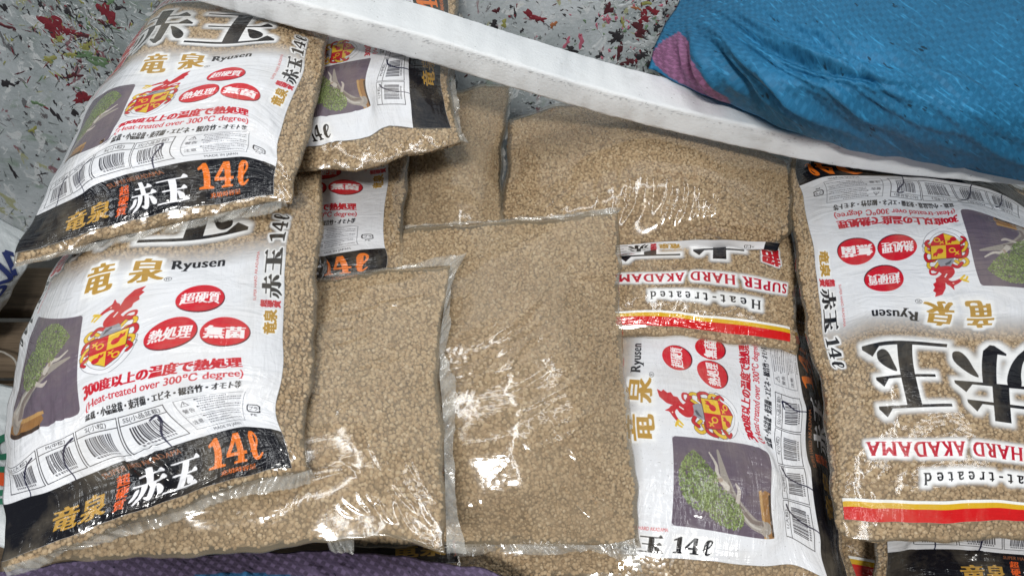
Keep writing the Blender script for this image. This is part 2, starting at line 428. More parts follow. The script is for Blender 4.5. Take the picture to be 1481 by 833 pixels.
def draw_print():
    # white ground, fading out into the clear window at its top
    y = np.arange(CH) / SS + Y0; x = np.arange(CW) / SS + X0
    a = np.clip((y - 268) / 46, 0, 1) ** 1.3; a[y > 672] = 0
    inx = (x >= 0) & (x <= 400)
    A = a[:, None] * inx[None, :].astype(np.float32)
    rg = np.random.default_rng(5)
    INK[:] = np.array(WHITE, np.float32) / 255.0; COV[:] = A
    # stripes at the top of the window
    fill(0, 0, 400, 22, (206, 30, 32)); fill(0, 22, 400, 31, (216, 172, 40)); fill(0, 31, 400, 36, (240, 240, 236))
    txt('Heat-treated', 65, 60, 275, 78, BLACK, track=1.7, ser=True, bold=(0.5, 0), halo=8)
    txt('SUPER HARD AKADAMA', 8, 98, 352, 118, (186, 22, 48), track=1.25, ser=True, bold=(0.9, 0), halo=6)
    put(M_AKATAMA, 65, 150, 340, 270, BLACK, halo=9)
    for k, ch in enumerate('超硬質'): txt(ch, 24, 156 + 43 * k, 58, 156 + 43 * k + 38, (196, 30, 44), bold=(2.2, 0.8), halo=4)
    for ch, cx in (('竜', 172), ('泉', 228)): txt(ch, cx - 18, 292, cx + 18, 331, GOLD, bold=(1.9, 0.3), halo=7)
    txt('Ryusen', 253, 296, 322, 317, BLACK, ser=True, bold=(0.8, 0), track=1.08)
    txt('®', 248, 326, 257, 334, (90, 90, 96))
    draw_crest(164, 338)
    for s, cx, cy in (('超硬質', 293, 372), ('熱処理', 270, 424), ('無菌', 331, 424)):
        ellipse(cx + 0.8, cy + 1, 29, 23.6, (70, 10, 24)); ellipse(cx, cy, 28.6, 23, (206, 32, 48))
        txt(s, cx - 23, cy - 9.5, cx + 23, cy + 10, (246, 240, 240), bold=(0.7 if len(s) == 3 else 1.4, 0.25))
    txt('300度以上の温度で熱処理', 170, 469, 350, 487, (196, 28, 46), bold=(1.0, 0.2))
    txt('(Heat-treated over 300℃ degree)', 170, 490, 352, 506, (196, 40, 54), ser=True, bold=(0.3, 0))
    txt('盆栽・小品盆栽・東洋蘭・エビネ・観音竹・オモト等', 170, 510, 350, 523, (34, 34, 40), bold=(0.5, 0.1))
    draw_bonsai(45, 350, 117, 140)
    # size boxes with bar codes; pen strokes across three of them
    for bx, s, seed in ((34, 'L(大粒)', 1), (94, 'M(中粒)', 2), (154, 'S(小粒)', 3), (214, 'SS(小品盆栽)', 4)):
        for q in ((bx, 530, bx + 57, 530), (bx, 582, bx + 57, 582), (bx, 530, bx, 582), (bx + 57, 530, bx + 57, 582), (bx, 542, bx + 57, 542)): line(*q, 1.1, (40, 40, 46))
        tw = 46 if len(s) > 6 else 30
        txt(s, bx + 28 - tw / 2, 531.8, bx + 28 + tw / 2, 540.6, (50, 50, 56))
        rb = np.random.default_rng(seed); p = bx + 10
        while p < bx + 47:
            wd = rb.choice([0.6, 1.0, 1.6]); fill(p, 547, p + wd, 573, (44, 44, 52)); p += wd + rb.choice([0.6, 0.9, 1.5])
        for k in range(11): fill(bx + 11 + k * 3.2, 574.5, bx + 13 + k * 3.2, 577.5, (110, 110, 116))
    PEN = (28, 30, 56)
    strk([(50, 8), (40, 14), (30, 34), (28, 56), (24, 66)], [3.4, 3.0, 2.2, 1.6, 1.2], PEN, 34, 530, 62, 72)
    strk([(54, 8), (40, 16), (30, 36), (26, 54), (20, 68)], [3.6, 3.2, 2.2, 1.8, 1.2], PEN, 94, 530, 62, 72)
    strk([(34, 16), (44, 12), (44, 22), (32, 40), (24, 62)], [2.0, 3.6, 3.4, 2.0, 1.2], PEN, 214, 530, 62, 72)
    # caution box
    for q in ((283, 530, 360, 530), (283, 580, 360, 580), (283, 530, 283, 580), (360, 530, 360, 580), (283, 559, 360, 559)): line(*q, 0.7, (70, 70, 78))
    strk([(290, 541), (294, 533), (298, 541), (290, 541)], 0.7, (70, 70, 78), 0, 0, 0.1, 0.1)
    lay(stroke_mask([(2, 9), (6, 1), (10, 9), (2, 9)], 0.7, 12, 11), 286, 532, (60, 60, 66)); fill(291.7, 535.5, 292.4, 539, (60, 60, 66))
    txt('警告', 286, 546, 299, 553, (60, 60, 66)); txt('注意', 286, 565, 299, 572, (60, 60, 66))
    for k in range(11):
        yy = 533.5 + k * 4.1
        if 556 < yy < 560: continue
        xx = 305.0
        if k in (0, 3, 7): ellipse(303.5, yy, 1.1, 1.1, (60, 60, 66))
        end = 356 if k % 3 else 335
        while xx < end:
            wd = rg.uniform(0.8, 2.4); fill(xx, yy - rg.uniform(0.6, 1.1), xx + wd, yy + rg.uniform(0.5, 1.0), (120, 120, 128)); xx += wd + rg.uniform(0.5, 1.0)
    txt('MADE IN JAPAN', 303, 583, 346, 589, (70, 70, 76))
    # recycling mark
    lay(stroke_mask(np.array([(6, 3), (3, 3), (2, 6), (2, 12), (4, 15), (12, 15), (15, 14)]), 1.5, 20, 18), 364, 549, (40, 40, 46))
    lay(stroke_mask(np.array([(4, 3), (14, 2), (17, 4), (17, 9)]), 1.5, 20, 18), 364, 549, (40, 40, 46)); lay(stroke_mask(np.array([(17, 11), (17, 14), (14, 15)]), 1.5, 20, 18), 364, 549, (40, 40, 46))
    txt('プラ', 368, 554, 379, 561, (40, 40, 46)); txt('PE', 370, 567, 377, 571, (40, 40, 46))
    # black foot
    fill(0, 592, 400, 672, (22, 22, 28))
    txt('SUPER HARD AKADAMA', 152, 598, 244, 606, (150, 92, 60), ser=True, bold=(0.2, 0))
    txt('竜', 86, 622, 117, 656, GOLD, bold=(1.6, 0.5)); txt('泉', 121, 622, 152, 656, GOLD, bold=(1.6, 0.5)); txt('®', 153, 648, 160, 655, (190, 190, 196))
    for k, ch in enumerate('超硬質'): txt(ch, 163, 610 + 17 * k, 178, 625 + 17 * k, (222, 92, 38), bold=(0.8, 0.3))
    put(M_AKATAMA, 183, 612, 270, 660, (236, 236, 240), bold=(0.8, 0.5))
    put(M_14L, 283, 599, 362, 645, ORANGE, bold=(0.5, 0.2))
    txt('充填時容量', 300, 650, 346, 660, (206, 102, 40), bold=(0.4, 0.1))
    # the two side columns, turned to read upwards on the right and downwards on the left
    for side in (0, 1):
        rot = 1 if side == 0 else 3
        for kind, c, L in (('竜泉', 405, 40), ('赤玉', 332, 68), ('14', 262, 54)):
            if side == 0: x0, x1, yc = 371, 397, c
            else: x0, x1, yc = 5, 31, {'竜泉': 190, '赤玉': 308, '14': 382}[kind]
            ya, yb = yc - L / 2, yc + L / 2
            if kind == '竜泉' and side == 1: continue
            if kind == '竜泉': txt('竜泉', x0 + 4, ya, x1 - 5, yb, GOLD, rot, bold=(0.5, 1.0), halo=3)
            elif kind == '赤玉': put(M_AKATAMA, x0, ya, x1, yb, (20, 20, 26), rot, bold=(0.2, 0.4), halo=3)
            else: put(M_14L, x0 + 2, ya, x1, yb, (20, 20, 26), rot, halo=4)
        if side == 0:
            for k, ch in enumerate('超硬質'): txt(ch, 370 + 9 * k, 370, 378 + 9 * k, 381, (196, 40, 54), rot, bold=(0.4, 0.4))
            txt('SUPER HARD AKADAMA', 360, 300, 364, 372, (196, 90, 90), rot)
        else:
            txt('SUPER HARD AKADAMA', 36, 292, 41, 346, (196, 60, 64), rot)

draw_print()
_rgb = INK.reshape(SH * 2, SS // 2, SW * 2, SS // 2, 3).mean((1, 3)); _cov = COV.reshape(SH * 2, SS // 2, SW * 2, SS // 2).mean((1, 3))
ALPHA = _cov                                  # rows from the top, 2 px per unit
_px = np.concatenate([_rgb, _cov[..., None]], -1)[::-1]
PRINT = bpy.data.images.new('bag_print', SW * 2, SH * 2, alpha=True)
PRINT.alpha_mode = 'CHANNEL_PACKED'
PRINT.pixels.foreach_set(np.ascontiguousarray(_px, np.float32).ravel()); PRINT.update(); PRINT.pack()
bpy.data.objects.remove(_font_obj); bpy.data.curves.remove(_font_curve)

def print_cover(x, y):
    i = np.clip(((y - Y0) * 2).astype(int), 0, SH * 2 - 1); j = np.clip(((x - X0) * 2).astype(int), 0, SW * 2 - 1)
    return ALPHA[i, j]

# ------------------------------------------------------------------ materials
def film_nodes(t, seed, wr=1.0):
    """crinkled film normal from stretched folds and fine crazing"""
    tc = t.n('TexCoord'); uv = tc.outputs['UV']
    m1 = t.mapping(uv, (5, 26, 1), (0, 0, 0.5 + seed), (seed, seed * 2, 0))
    m2 = t.mapping(uv, (60, 14, 1), (0, 0, 0.9 - seed), (seed * 3, 0, 0))
    f1 = t.noise(1.0, 3, 0.55, m1, 0.8); f2 = t.noise(1.0, 2, 0.5, m2, 0.5)
    ridge = t.math('ABSOLUTE', t.math('SUBTRACT', f1, 0.5))
    f3 = t.noise(60, 2, 0.5, uv)
    cl = t.n('TexVoronoi', i_Scale=150.0); t.set(cl.inputs['Vector'], t.n('NewGeometry').outputs['Position'])
    snug = t.ramp(t.noise(6, 2, 0.5, t.mapping(uv, (1, 1.5, 1), (0, 0, 0), (seed, 4, 0))), [(0.38, 0.0), (0.6, 1.0)])
    cling = t.math('MULTIPLY', t.math('MULTIPLY', cl.outputs['Distance'], snug), -0.30)
    h = t.math('ADD', t.math('MULTIPLY', ridge, -1.4), t.math('ADD', t.math('MULTIPLY', f2, 0.30), t.math('MULTIPLY', f3, 0.05)))
    return uv, t.bump(t.math('ADD', t.math('ADD', t.math('MULTIPLY', ridge, -0.6), cling), t.math('MULTIPLY', f3, 0.05)), 0.10 * wr, 0.010), t.bump(h, 0.27 * wr, 0.012)

def thin_fresnel(t, nrm, f0=0.08):
    """reflection of a thin sheet, the same from both sides"""
    inc = t.n('NewGeometry').outputs['Incoming']; dt = t.n('VectorMath', operation='DOT_PRODUCT')
    t.set(dt.inputs[0], inc); t.set(dt.inputs[1], nrm)
    c = t.math('SUBTRACT', 1.0, t.math('ABSOLUTE', dt.outputs['Value']), True)
    return t.math('ADD', t.math('MULTIPLY', t.math('POWER', c, 5.0), 0.55), f0)

def film_material(name, printed, seed=0.0, haze=0.22, dirt=0.0, wr=1.0):
    t = NT(name); uv, nrm, nrm2 = film_nodes(t, seed, wr)
    dust = t.noise(7, 4, 0.6, t.mapping(uv, (1, 1, 1), (0, 0, 0), (seed * 5, 1, 0)))
    hz = t.math('MULTIPLY', t.ramp(dust, [(0.3, 0.7), (0.7, 1.3)]), haze)
    veil = t.mixs(hz, t.n('BsdfTransparent', i_Color=(0.97, 0.965, 0.95)), t.n('BsdfDiffuse', i_Color=lin((224, 206, 176))))
    fr = thin_fresnel(t, nrm)
    gl = t.n('BsdfGlossy', i_Color=(1, 1, 1), i_Roughness=0.125); t.set(gl.inputs['Normal'], nrm)
    clear = t.mixs(fr, veil, gl)
    if not printed: return t.done(clear)
    im = t.n('TexImage', image=PRINT, extension='CLIP', interpolation='Cubic'); t.set(im.inputs['Vector'], uv)
    col = im.outputs['Color']
    if dirt:
        sp = t.ramp(t.noise(150, 3, 0.75, uv), [(0.30, 0.25), (0.36, 1.0)])
        sp2 = t.ramp(t.noise(330, 2, 0.7, uv), [(0.27, 0.4), (0.33, 1.0)])
        k = t.math('MULTIPLY', sp, sp2); col = t.mix(t.math('MULTIPLY', t.math('SUBTRACT', 1.0, k), dirt), col, lin((70, 62, 52)))
    smear = t.ramp(t.noise(5, 5, 0.65, t.mapping(uv, (1, 1, 1), (0, 0, 0), (3 + seed, 7, 0))), [(0.45, 0.0), (0.85, 0.35)])
    col = t.mix(smear, col, lin((190, 176, 152)))
    ink = t.n('BsdfPrincipled', i_Roughness=0.18); t.set(ink.inputs['Base Color'], col); t.set(ink.inputs['Normal'], nrm2)
    ink.inputs['Coat Weight'].default_value = 0.12; ink.inputs['Coat Roughness'].default_value = 0.08; t.set(ink.inputs['Coat Normal'], nrm2)
    return t.done(t.mixs(im.outputs['Alpha'], clear, ink))

def seal_material():
    t = NT('heat_sealed_film_edge'); tc = t.n('TexCoord')
    nrm = t.bump(t.noise(60, 3, 0.6, tc.outputs['Object']), 0.5, 0.004)
    k = t.ramp(t.noise(40, 3, 0.6, tc.outputs['Object']), [(0.3, 0.06), (0.75, 0.34)])
    veil = t.mixs(k, t.n('BsdfTransparent', i_Color=(0.98, 0.98, 0.97)), t.n('BsdfDiffuse', i_Color=lin((236, 233, 226))))
    fr = thin_fresnel(t, nrm)
    gl = t.n('BsdfGlossy', i_Roughness=0.15); t.set(gl.inputs['Normal'], nrm)
    return t.done(t.mixs(fr, veil, gl))

def soil_material():
    t = NT('packed_soil'); geo = t.n('NewGeometry'); pos = geo.outputs['Position']
    vo = t.n('TexVoronoi', i_Scale=165.0); t.set(vo.inputs['Vector'], pos)
    cell = t.n('SeparateColor'); t.set(cell.inputs[0], vo.outputs['Color'])
    col = t.ramp(cell.outputs[0], [(0.0, lin((134, 108, 78))), (0.6, lin((164, 138, 104))), (1.0, lin((188, 162, 128)))])
    h = t.math('SUBTRACT', 1.0, t.math('MULTIPLY', vo.outputs['Distance'], vo.outputs['Distance']))
    b = t.n('BsdfPrincipled', i_Roughness=0.95); t.set(b.inputs['Base Color'], col)
    t.set(b.inputs['Normal'], t.bump(t.math('ADD', h, t.math('MULTIPLY', t.noise(500, 2, 0.6, pos), 0.3)), 1.0, 0.004))
    return t.done(b)

def granule_material():
    t = NT('akadama_granules'); at = t.n('Attribute', attribute_name='tone')
    geo = t.n('NewGeometry'); pos = geo.outputs['Position']
    col = t.ramp(at.outputs['Fac'], [(0.0, lin((146, 118, 84))), (0.35, lin((190, 163, 127))), (0.75, lin((211, 187, 152))), (1.0, lin((230, 211, 180)))])
    col = t.mix(t.math('MULTIPLY', t.noise(9, 3, 0.6, pos), 0.25), col, lin((178, 142, 112)))
    col = t.mix(t.ramp(t.noise(5, 4, 0.65, t.mapping(pos, (1, 1, 1), (0, 0, 0), (5, 3, 8))), [(0.5, 0.0), (0.7, 0.45)]), col, lin((142, 114, 86)))
    b = t.n('BsdfPrincipled', i_Roughness=0.95); t.set(b.inputs['Base Color'], col); b.inputs['Specular IOR Level'].default_value = 0.15
    t.set(b.inputs['Normal'], t.bump(t.noise(900, 2, 0.6, pos), 0.45, 0.0012))
    return t.done(b)

SOIL, GRAN, SEAL = soil_material(), granule_material(), seal_material()

# ------------------------------------------------------------------ granule shapes
def ico(sub):
    bm = bmesh.new(); bmesh.ops.create_icosphere(bm, subdivisions=sub, radius=1.0)
    V = np.array([v.co[:] for v in bm.verts]); F = np.array([[v.index for v in f.verts] for f in bm.faces]); bm.free()
    return V, F
PEB = {}
for sub in (1, 2):
    V, F = ico(sub); var = []
    for k in range(10):
        W = []
        for v in V:
            q = Vector(v) * 1.1 + Vector((k * 7.3, k * 3.1, 0))
            W.append(np.array(v) * (1 + 0.34 * mnoise.noise(q) + 0.14 * mnoise.noise(q * 2.7)))
        W = np.array(W) * np.array([1.0, RNG.uniform(0.75, 1.0), RNG.uniform(0.7, 0.95)])
        var.append(W)
    PEB[sub] = (np.array(var), F)

def granule_mesh(name, P, R, sub, parent):
    """many little stones in one mesh"""
    if not len(P): return None
    var, F = PEB[sub]; n = len(P); nv = var.shape[1]
    k = RNG.integers(0, len(var), n); B = var[k]
    q = RNG.normal(size=(n, 4)); q /= np.linalg.norm(q, axis=1)[:, None]; w, x, y, z = q.T
    M = np.stack([1 - 2 * (y * y + z * z), 2 * (x * y - z * w), 2 * (x * z + y * w), 2 * (x * y + z * w), 1 - 2 * (x * x + z * z), 2 * (y * z - x * w),
                  2 * (x * z - y * w), 2 * (y * z + x * w), 1 - 2 * (x * x + y * y)], -1).reshape(n, 3, 3)
    V = np.einsum('nij,nvj->nvi', M, B) * R[:, None, None] + P[:, None, :]
    FF = (F[None] + (np.arange(n) * nv)[:, None, None]).reshape(-1, 3)
    o = mesh_obj(name, V.reshape(-1, 3), [FF], GRAN, parent)
    at = o.data.attributes.new('tone', 'FLOAT', 'POINT')
    at.data.foreach_set('value', np.repeat(RNG.beta(2.2, 2.0, n), nv).astype(np.float32))
    o['kind'] = 'stuff'
    return o

# ------------------------------------------------------------------ bag builder
BAGS = []
def prof(s, e0, e1, p=2.3):
    e = e0 + (e1 - e0) * s
    return e + (1 - e) * (1 - np.abs(2 * s - 1) ** p)

def crease_height(px, py, creases):
    H = np.zeros_like(px)
    for (x0, y0, x1, y1, amp, w) in creases:
        dx, dy = x1 - x0, y1 - y0; L = math.hypot(dx, dy)
        s = ((px - x0) * dx + (py - y0) * dy) / L; d = ((px - x0) * dy - (py - y0) * dx) / L
        d = d + 0.08 * L * np.sin(s / L * 3.0)
        win = np.clip(np.minimum(s, L - s) / (0.35 * L), 0, 1)
        H += 1.5 * amp * np.exp(-(d / w) ** 2) * win
    return H

def fan(cx, cy, spread_x, spread_y, ang, dang, n, length, amp, w, seed=0):
    r = random.Random(seed); out = []
    for _ in range(n):
        x, y = cx + r.uniform(-1, 1) * spread_x, cy + r.uniform(-1, 1) * spread_y
        a = math.radians(ang + r.uniform(-dang, dang)); l = length * r.uniform(0.4, 1.1)
        out.append((x - math.cos(a) * l / 2, y - math.sin(a) * l / 2, x + math.cos(a) * l / 2, y + math.sin(a) * l / 2, amp * r.choice([1, 1, -0.7]) * r.uniform(0.5, 1.2), w * r.uniform(0.7, 1.3)))
    return out

def surface(ctrl, xr, yr, plane, T, edges, step, creases=(), lam=0.002, p=2.3, bumpy=0.004, seed=0, skew=1.0):
    """sampled skin of a bag: bag coords, picture coords, points, normals"""
    f = TPS(ctrl, lam)
    xs, ys = np.linspace(*xr, 9), np.linspace(*yr, 9); gx, gy = np.meshgrid(xs, ys); a, b = f(gx, gy)
    lu = np.hypot(np.diff(a, axis=1), np.diff(b, axis=1)).sum(1).max(); lv = np.hypot(np.diff(a, axis=0), np.diff(b, axis=0)).sum(0).max()
    nu, nv = int(lu / step) + 2, int(lv / step) + 2
    s, t_ = np.meshgrid(np.linspace(0, 1, nu), np.linspace(0, 1, nv))
    X = xr[0] + (xr[1] - xr[0]) * s; Y = yr[0] + (yr[1] - yr[0]) * t_
    px, py = f(X, Y)
    eL, eR, eT, eB = edges
    wv = np.maximum(np.abs(2 * s - 1), np.abs(2 * t_ - 1)) ** 6
    px, py = px + wv * 1.8 * np.sin(py / 17 + seed * 3) + wv * 0.9 * np.sin(py / 7.3 + seed), py + wv * 1.6 * np.sin(px / 19 + seed * 5) + wv * 0.9 * np.sin(px / 8.1 + seed)
    h = T * prof(s, eL, eR, p) * prof(t_ ** skew, eT, eB, p)
    # slumped contents: slow lumps
    h += bumpy * (np.sin(X / 47.0 + seed) * np.sin(Y / 61.0 + seed * 1.7) + 0.45 * np.sin(X / 23.0 + Y / 40.0 + seed * 2.0) * np.sin(Y / 29.0 - X / 60.0 + seed)) * (1 - np.abs(2 * s - 1) ** 4) * (1 - np.abs(2 * t_ - 1) ** 4)
    P = plane.hit(px, py, h)
    N = np.cross(np.gradient(P, axis=1), np.gradient(P, axis=0)); N /= np.linalg.norm(N, axis=-1)[..., None] + 1e-12
    N *= np.where(N[..., 2:].mean() < 0, -1, 1)
    if len(creases): P = P + N * (crease_height(px, py, creases) / 1000.0 * (1 - np.abs(2 * s - 1) ** 9) * (1 - np.abs(2 * t_ - 1) ** 9))[..., None]
    return dict(f=f, X=X, Y=Y, px=px, py=py, P=P, N=N, nu=nu, nv=nv, T=T)

def shell(P, T, k=1, tuck=1.0):
    """closed body: the sampled skin plus a skirt that tucks in under it"""
    P = P[::k, ::k]; nv, nu = P.shape[:2]
    V = [P.reshape(-1, 3)]; F = [grid_faces(nu, nv)]
    idx = np.arange(nu * nv).reshape(nv, nu)
    ring = np.concatenate([idx[0, :-1], idx[:-1, -1], idx[-1, :0:-1], idx[:0:-1, 0]])
    B = P.reshape(-1, 3)[ring]; c = B.mean(0); n = len(ring); cur = ring
    D = c - B; D[:, 2] = 0; L = np.linalg.norm(D, axis=1)[:, None]; D /= L
    off = nu * nv
    for inset, dz in ((0.022, -0.012), (0.055, -0.030), (0.12, -0.05)):
        Q = B + D * np.minimum(inset, L * 0.8) + np.array([0, 0, dz * min(T / 0.05, 1.0) * tuck]); V.append(Q); new = off + np.arange(n); off += n
        F.append(np.stack([cur, new, np.roll(new, -1), np.roll(cur, -1)], -1)[:, ::-1]); cur = new
    V.append((c + np.array([0, 0, -1.1 * T]))[None]); F.append(np.stack([cur, np.full(n, off), np.roll(cur, -1)], -1)[:, ::-1])
    return np.concatenate(V), F, ring

def seal_strip(parent, plane, inner, outer, h=0.0, seed=0, m=6):
    """loose welded film beyond the filled part, from an inner to an outer line"""
    a = spline(inner, 14); b = spline(outer, 14); n = max(len(a), len(b))
    rs = lambda q: np.stack([np.interp(np.linspace(0, 1, n), np.linspace(0, 1, len(q)), q[:, k]) for k in (0, 1)], -1)
    a, b = rs(a), rs(b); rj = np.random.default_rng(int(seed * 10) + n)
    b = b + np.convolve(rj.normal(size=n + 4), [.2, .2, .2, .2, .2], 'valid')[:, None] * 3.2 * np.sign(b - a + 1e-6)
    k = np.linspace(0, 1, m)[:, None, None]
    q = a[None] * (1 - k) + b[None] * k
    s = np.linspace(0, 1, n)[None, :] * np.ones((m, 1))
    hh = h + 0.005 * np.sin(s * 23 + seed) * k[..., 0] + 0.0035 * np.sin(s * 61 + seed * 2) * k[..., 0] + 0.002 * np.sin(s * 147 + seed) * np.sin(k[..., 0] * 3.1)
    P = plane.hit(q[..., 0], q[..., 1], hh)
    V = np.concatenate([P.reshape(-1, 3), P.reshape(-1, 3) - np.array([0, 0, 0.0012])]); F1 = grid_faces(n, m)
    return mesh_obj('seal_strip', V, [F1, F1[:, ::-1] + n * m], SEAL, parent)

def make_bag(name, label, group, ctrl, xr, yr, ref, drop, ax=0, ay=0, T=0.05, edges=(.15, .15, .3, .12), printed=True,
             step=3.2, creases=(), seals=(), haze=0.13, dirt=0.22, seed=0, uvmap=None, lam=0.002, p=2.3, bumpy=0.004, wr=1.0, skew=1.0):
    pl = Plane(ref, drop, ax, ay)
    s = surface(ctrl, xr, yr, pl, T, edges, step, creases, lam, p, bumpy, seed, skew)
    root = thing(name, label, 'soil bag', group=group)
    V, F, ring = shell(s['P'], T)
    X, Y = (s['X'], s['Y']) if uvmap is None else uvmap(s)
    uv = np.full((len(V), 2), -5.0); uv[:X.size, 0] = ((X - X0) / SW).ravel(); uv[:X.size, 1] = (1 - (Y - Y0) / SH).ravel()
    uv[X.size:] = uv[np.resize(ring, len(V) - X.size)]
    if printed: uv[X.size:, 0] += 3
    mat = film_material(name + '_film', printed, seed, haze, dirt, wr)
    film = mesh_obj('plastic_film', V, F, mat, root, uv=uv)
    Pin = s['P'] - s['N'] * 0.0040
    Vi, Fi, _ = shell(Pin, T * 0.95, 3)
    mesh_obj('soil_fill', Vi, Fi, SOIL, root)
    for inner, outer in seals: seal_strip(root, pl, inner, outer, 0.10 * T, seed)
    c = s['P'].reshape(-1, 3).mean(0) - np.array([0, 0, T * 1.8])
    root.location = c
    for ch in root.children: ch.location = -Vector(c)
    BAGS.append(dict(root=root, s=s, printed=printed, X=X, Y=Y, film=film, V=V, F=F))
    return root

def fill_bags():
    """stones behind the clear film: one stone per 3.9 mm cell"""
    Vs, Fs, off = [], [], 0
    for b in BAGS:
        Vs.append(b['V']); off0 = off; off += len(b['V'])
        for f in b['F']:
            f = f + off0
            if f.shape[1] == 4: f = np.concatenate([f[:, :3], f[:, [0, 2, 3]]])
            Fs.append(f)
    tree = BVHTree.FromPolygons(np.concatenate(Vs).tolist(), np.concatenate(Fs).tolist())
    eye = Vector((0, 0, ZC)); total = 0
    for b in BAGS:
        s = b['s']; P, N = s['P'], s['N']
        A = np.linalg.norm(np.cross(P[1:, :-1] - P[:-1, :-1], P[:-1, 1:] - P[:-1, :-1]), axis=-1)
        inn = (s['px'][:-1, :-1] > -70) & (s['px'][:-1, :-1] < FW + 70) & (s['py'][:-1, :-1] > -70) & (s['py'][:-1, :-1] < FH + 70)
        A = A * inn; A[:2] = 0; A[-2:] = 0; A[:, :2] = 0; A[:, -2:] = 0; n = int(A.sum() / 0.0039 ** 2 * 3.0)
        if n < 10: continue
        c = RNG.choice(A.size, n, p=A.ravel() / A.sum()); j, i = np.divmod(c, A.shape[1])
        u, v = RNG.uniform(size=(2, n)); g = lambda Q: (Q[j, i].T * (1 - u) * (1 - v) + Q[j, i + 1].T * u * (1 - v) + Q[j + 1, i].T * (1 - u) * v + Q[j + 1, i + 1].T * u * v).T
        q, nn, x, y = g(P), g(N), g(b['X']), g(b['Y'])
        vox = np.floor(q / 0.0039).astype(np.int64); key = vox[:, 0] * 7919 * 7919 + vox[:, 1] * 7919 + vox[:, 2]
        _, first = np.unique(key, return_index=True); q, nn, x, y = q[first], nn[first], x[first], y[first]
        if b['printed']:
            k = print_cover(x, y) < 0.6; q, nn = q[k], nn[k]
        R = np.clip(RNG.lognormal(math.log(0.0022), 0.22, len(q)), 0.0014, 0.0042); q = q - nn * (R * 1.0 + 0.0004)[:, None]
        near = np.zeros(len(q), bool)
        for m, pt in enumerate(q):
            d = Vector(pt) - eye; L = d.length
            hit = tree.ray_cast(eye, d / L, L - 0.015)
            near[m] = hit[0] is None
        for part, sub in ((near, 2), (~near, 1)):
            o = granule_mesh('soil_granules', q[part], R[part], sub, b['root'])
            if o: o.location = -b['root'].location; total += len(q[part])
    print('GRANULES', total)

# ------------------------------------------------------------------ the setting: wall, floor, pallets
WALL_Y = 1.50
def wall_pt(px, py, lift=0.0):
    d = rays(px, py); t = (WALL_Y - lift) / d[..., 1]
    return d * t[..., None] + np.array([0, 0, ZC])

def wall_material():
    t = NT('grey_painted_wall'); pos = t.n('NewGeometry').outputs['Position']
    n1 = t.noise(3.2, 6, 0.62, pos); n2 = t.noise(26, 5, 0.7, t.mapping(pos, (1, 1, 0.35)))
    col = t.ramp(n1, [(0.28, lin((128, 138, 136))), (0.46, lin((168, 177, 180))), (0.62, lin((210, 217, 222)))])
    col = t.mix(t.ramp(n2, [(0.52, 0.0), (0.68, 0.55)]), col, lin((196, 202, 206)))
    col = t.mix(t.ramp(t.noise(9, 4, 0.6, t.mapping(pos, (1, 1, 1.6), (0, 0, 0), (4, 2, 7)), 1.5), [(0.56, 0.0), (0.70, 0.5)]), col, lin((112, 140, 112)))
    col = t.mix(t.ramp(t.noise(13, 5, 0.7, t.mapping(pos, (1, 1, 1.4), (0, 0, 0), (1, 9, 3)), 2.0), [(0.58, 0.0), (0.68, 0.6)]), col, lin((206, 210, 212)))
    col = t.mix(t.ramp(t.noise(70, 4, 0.75, t.mapping(pos, (1, 1, 0.5))), [(0.66, 0.0), (0.72, 0.75)]), col, lin((60, 60, 64)))
    for sc_, off_, th, c_ in ((17, 3, .62, (128, 50, 62)), (23, 11, .64, (64, 60, 64)), (15, 19, .63, (168, 168, 108)), (30, 27, .58, (222, 226, 228)), (36, 41, .64, (78, 64, 66))):
        st = t.noise(sc_, 4, 0.62, t.mapping(pos, (1, 1, 0.8), (0, 0.5, 0), (off_, off_ * 2, off_ * 3)), 1.2)
        col = t.mix(t.ramp(st, [(th, 0.0), (th + 0.03, 0.75)]), col, lin(c_))
    b = t.n('BsdfPrincipled', i_Roughness=0.75); t.set(b.inputs['Base Color'], col)
    t.set(b.inputs['Normal'], t.bump(t.math('ADD', n2, t.math('MULTIPLY', t.noise(120, 3, 0.6, pos), 0.4)), 0.5, 0.006))
    return t.done(b)
def flat_mat(name, rgb, rough=0.6, grain=0.12, scale=60, bump=0.25):
    t = NT(name); pos = t.n('TexCoord').outputs['Object']; n = t.noise(scale, 4, 0.65, pos)
    c = lin(rgb); dk = tuple(v * (1 - 2 * grain) for v in c); lt = tuple(min(1, v * (1 + grain)) for v in c)
    b = t.n('BsdfPrincipled', i_Roughness=rough); t.set(b.inputs['Base Color'], t.ramp(n, [(0.25, dk), (0.75, lt)]))
    t.set(b.inputs['Normal'], t.bump(n, bump, 0.002)); return t.done(b)

bm = bmesh.new(); bmesh.ops.create_cube(bm, size=1.0, matrix=__import__('mathutils').Matrix.Translation((0, WALL_Y + 0.05, 1.0)) @ __import__('mathutils').Matrix.Diagonal((5.0, 0.1, 2.0, 1)))
me = bpy.data.meshes.new('wall'); bm.to_mesh(me); bm.free(); wall = bpy.data.objects.new('wall', me); COL.objects.link(wall)
me.materials.append(wall_material()); wall['kind'] = 'structure'; wall['label'] = 'grey wall spattered with dried paint behind the pile'
floor = mesh_obj('floor', [(-2.5, -1.5, 0), (2.5, -1.5, 0), (2.5, WALL_Y, 0), (-2.5, WALL_Y, 0)], [np.array([[0, 1, 2, 3]])], flat_mat('concrete_floor', (96, 94, 90), 0.85), smooth=False)
floor['kind'] = 'structure'; floor['label'] = 'dark concrete floor under the pallet'

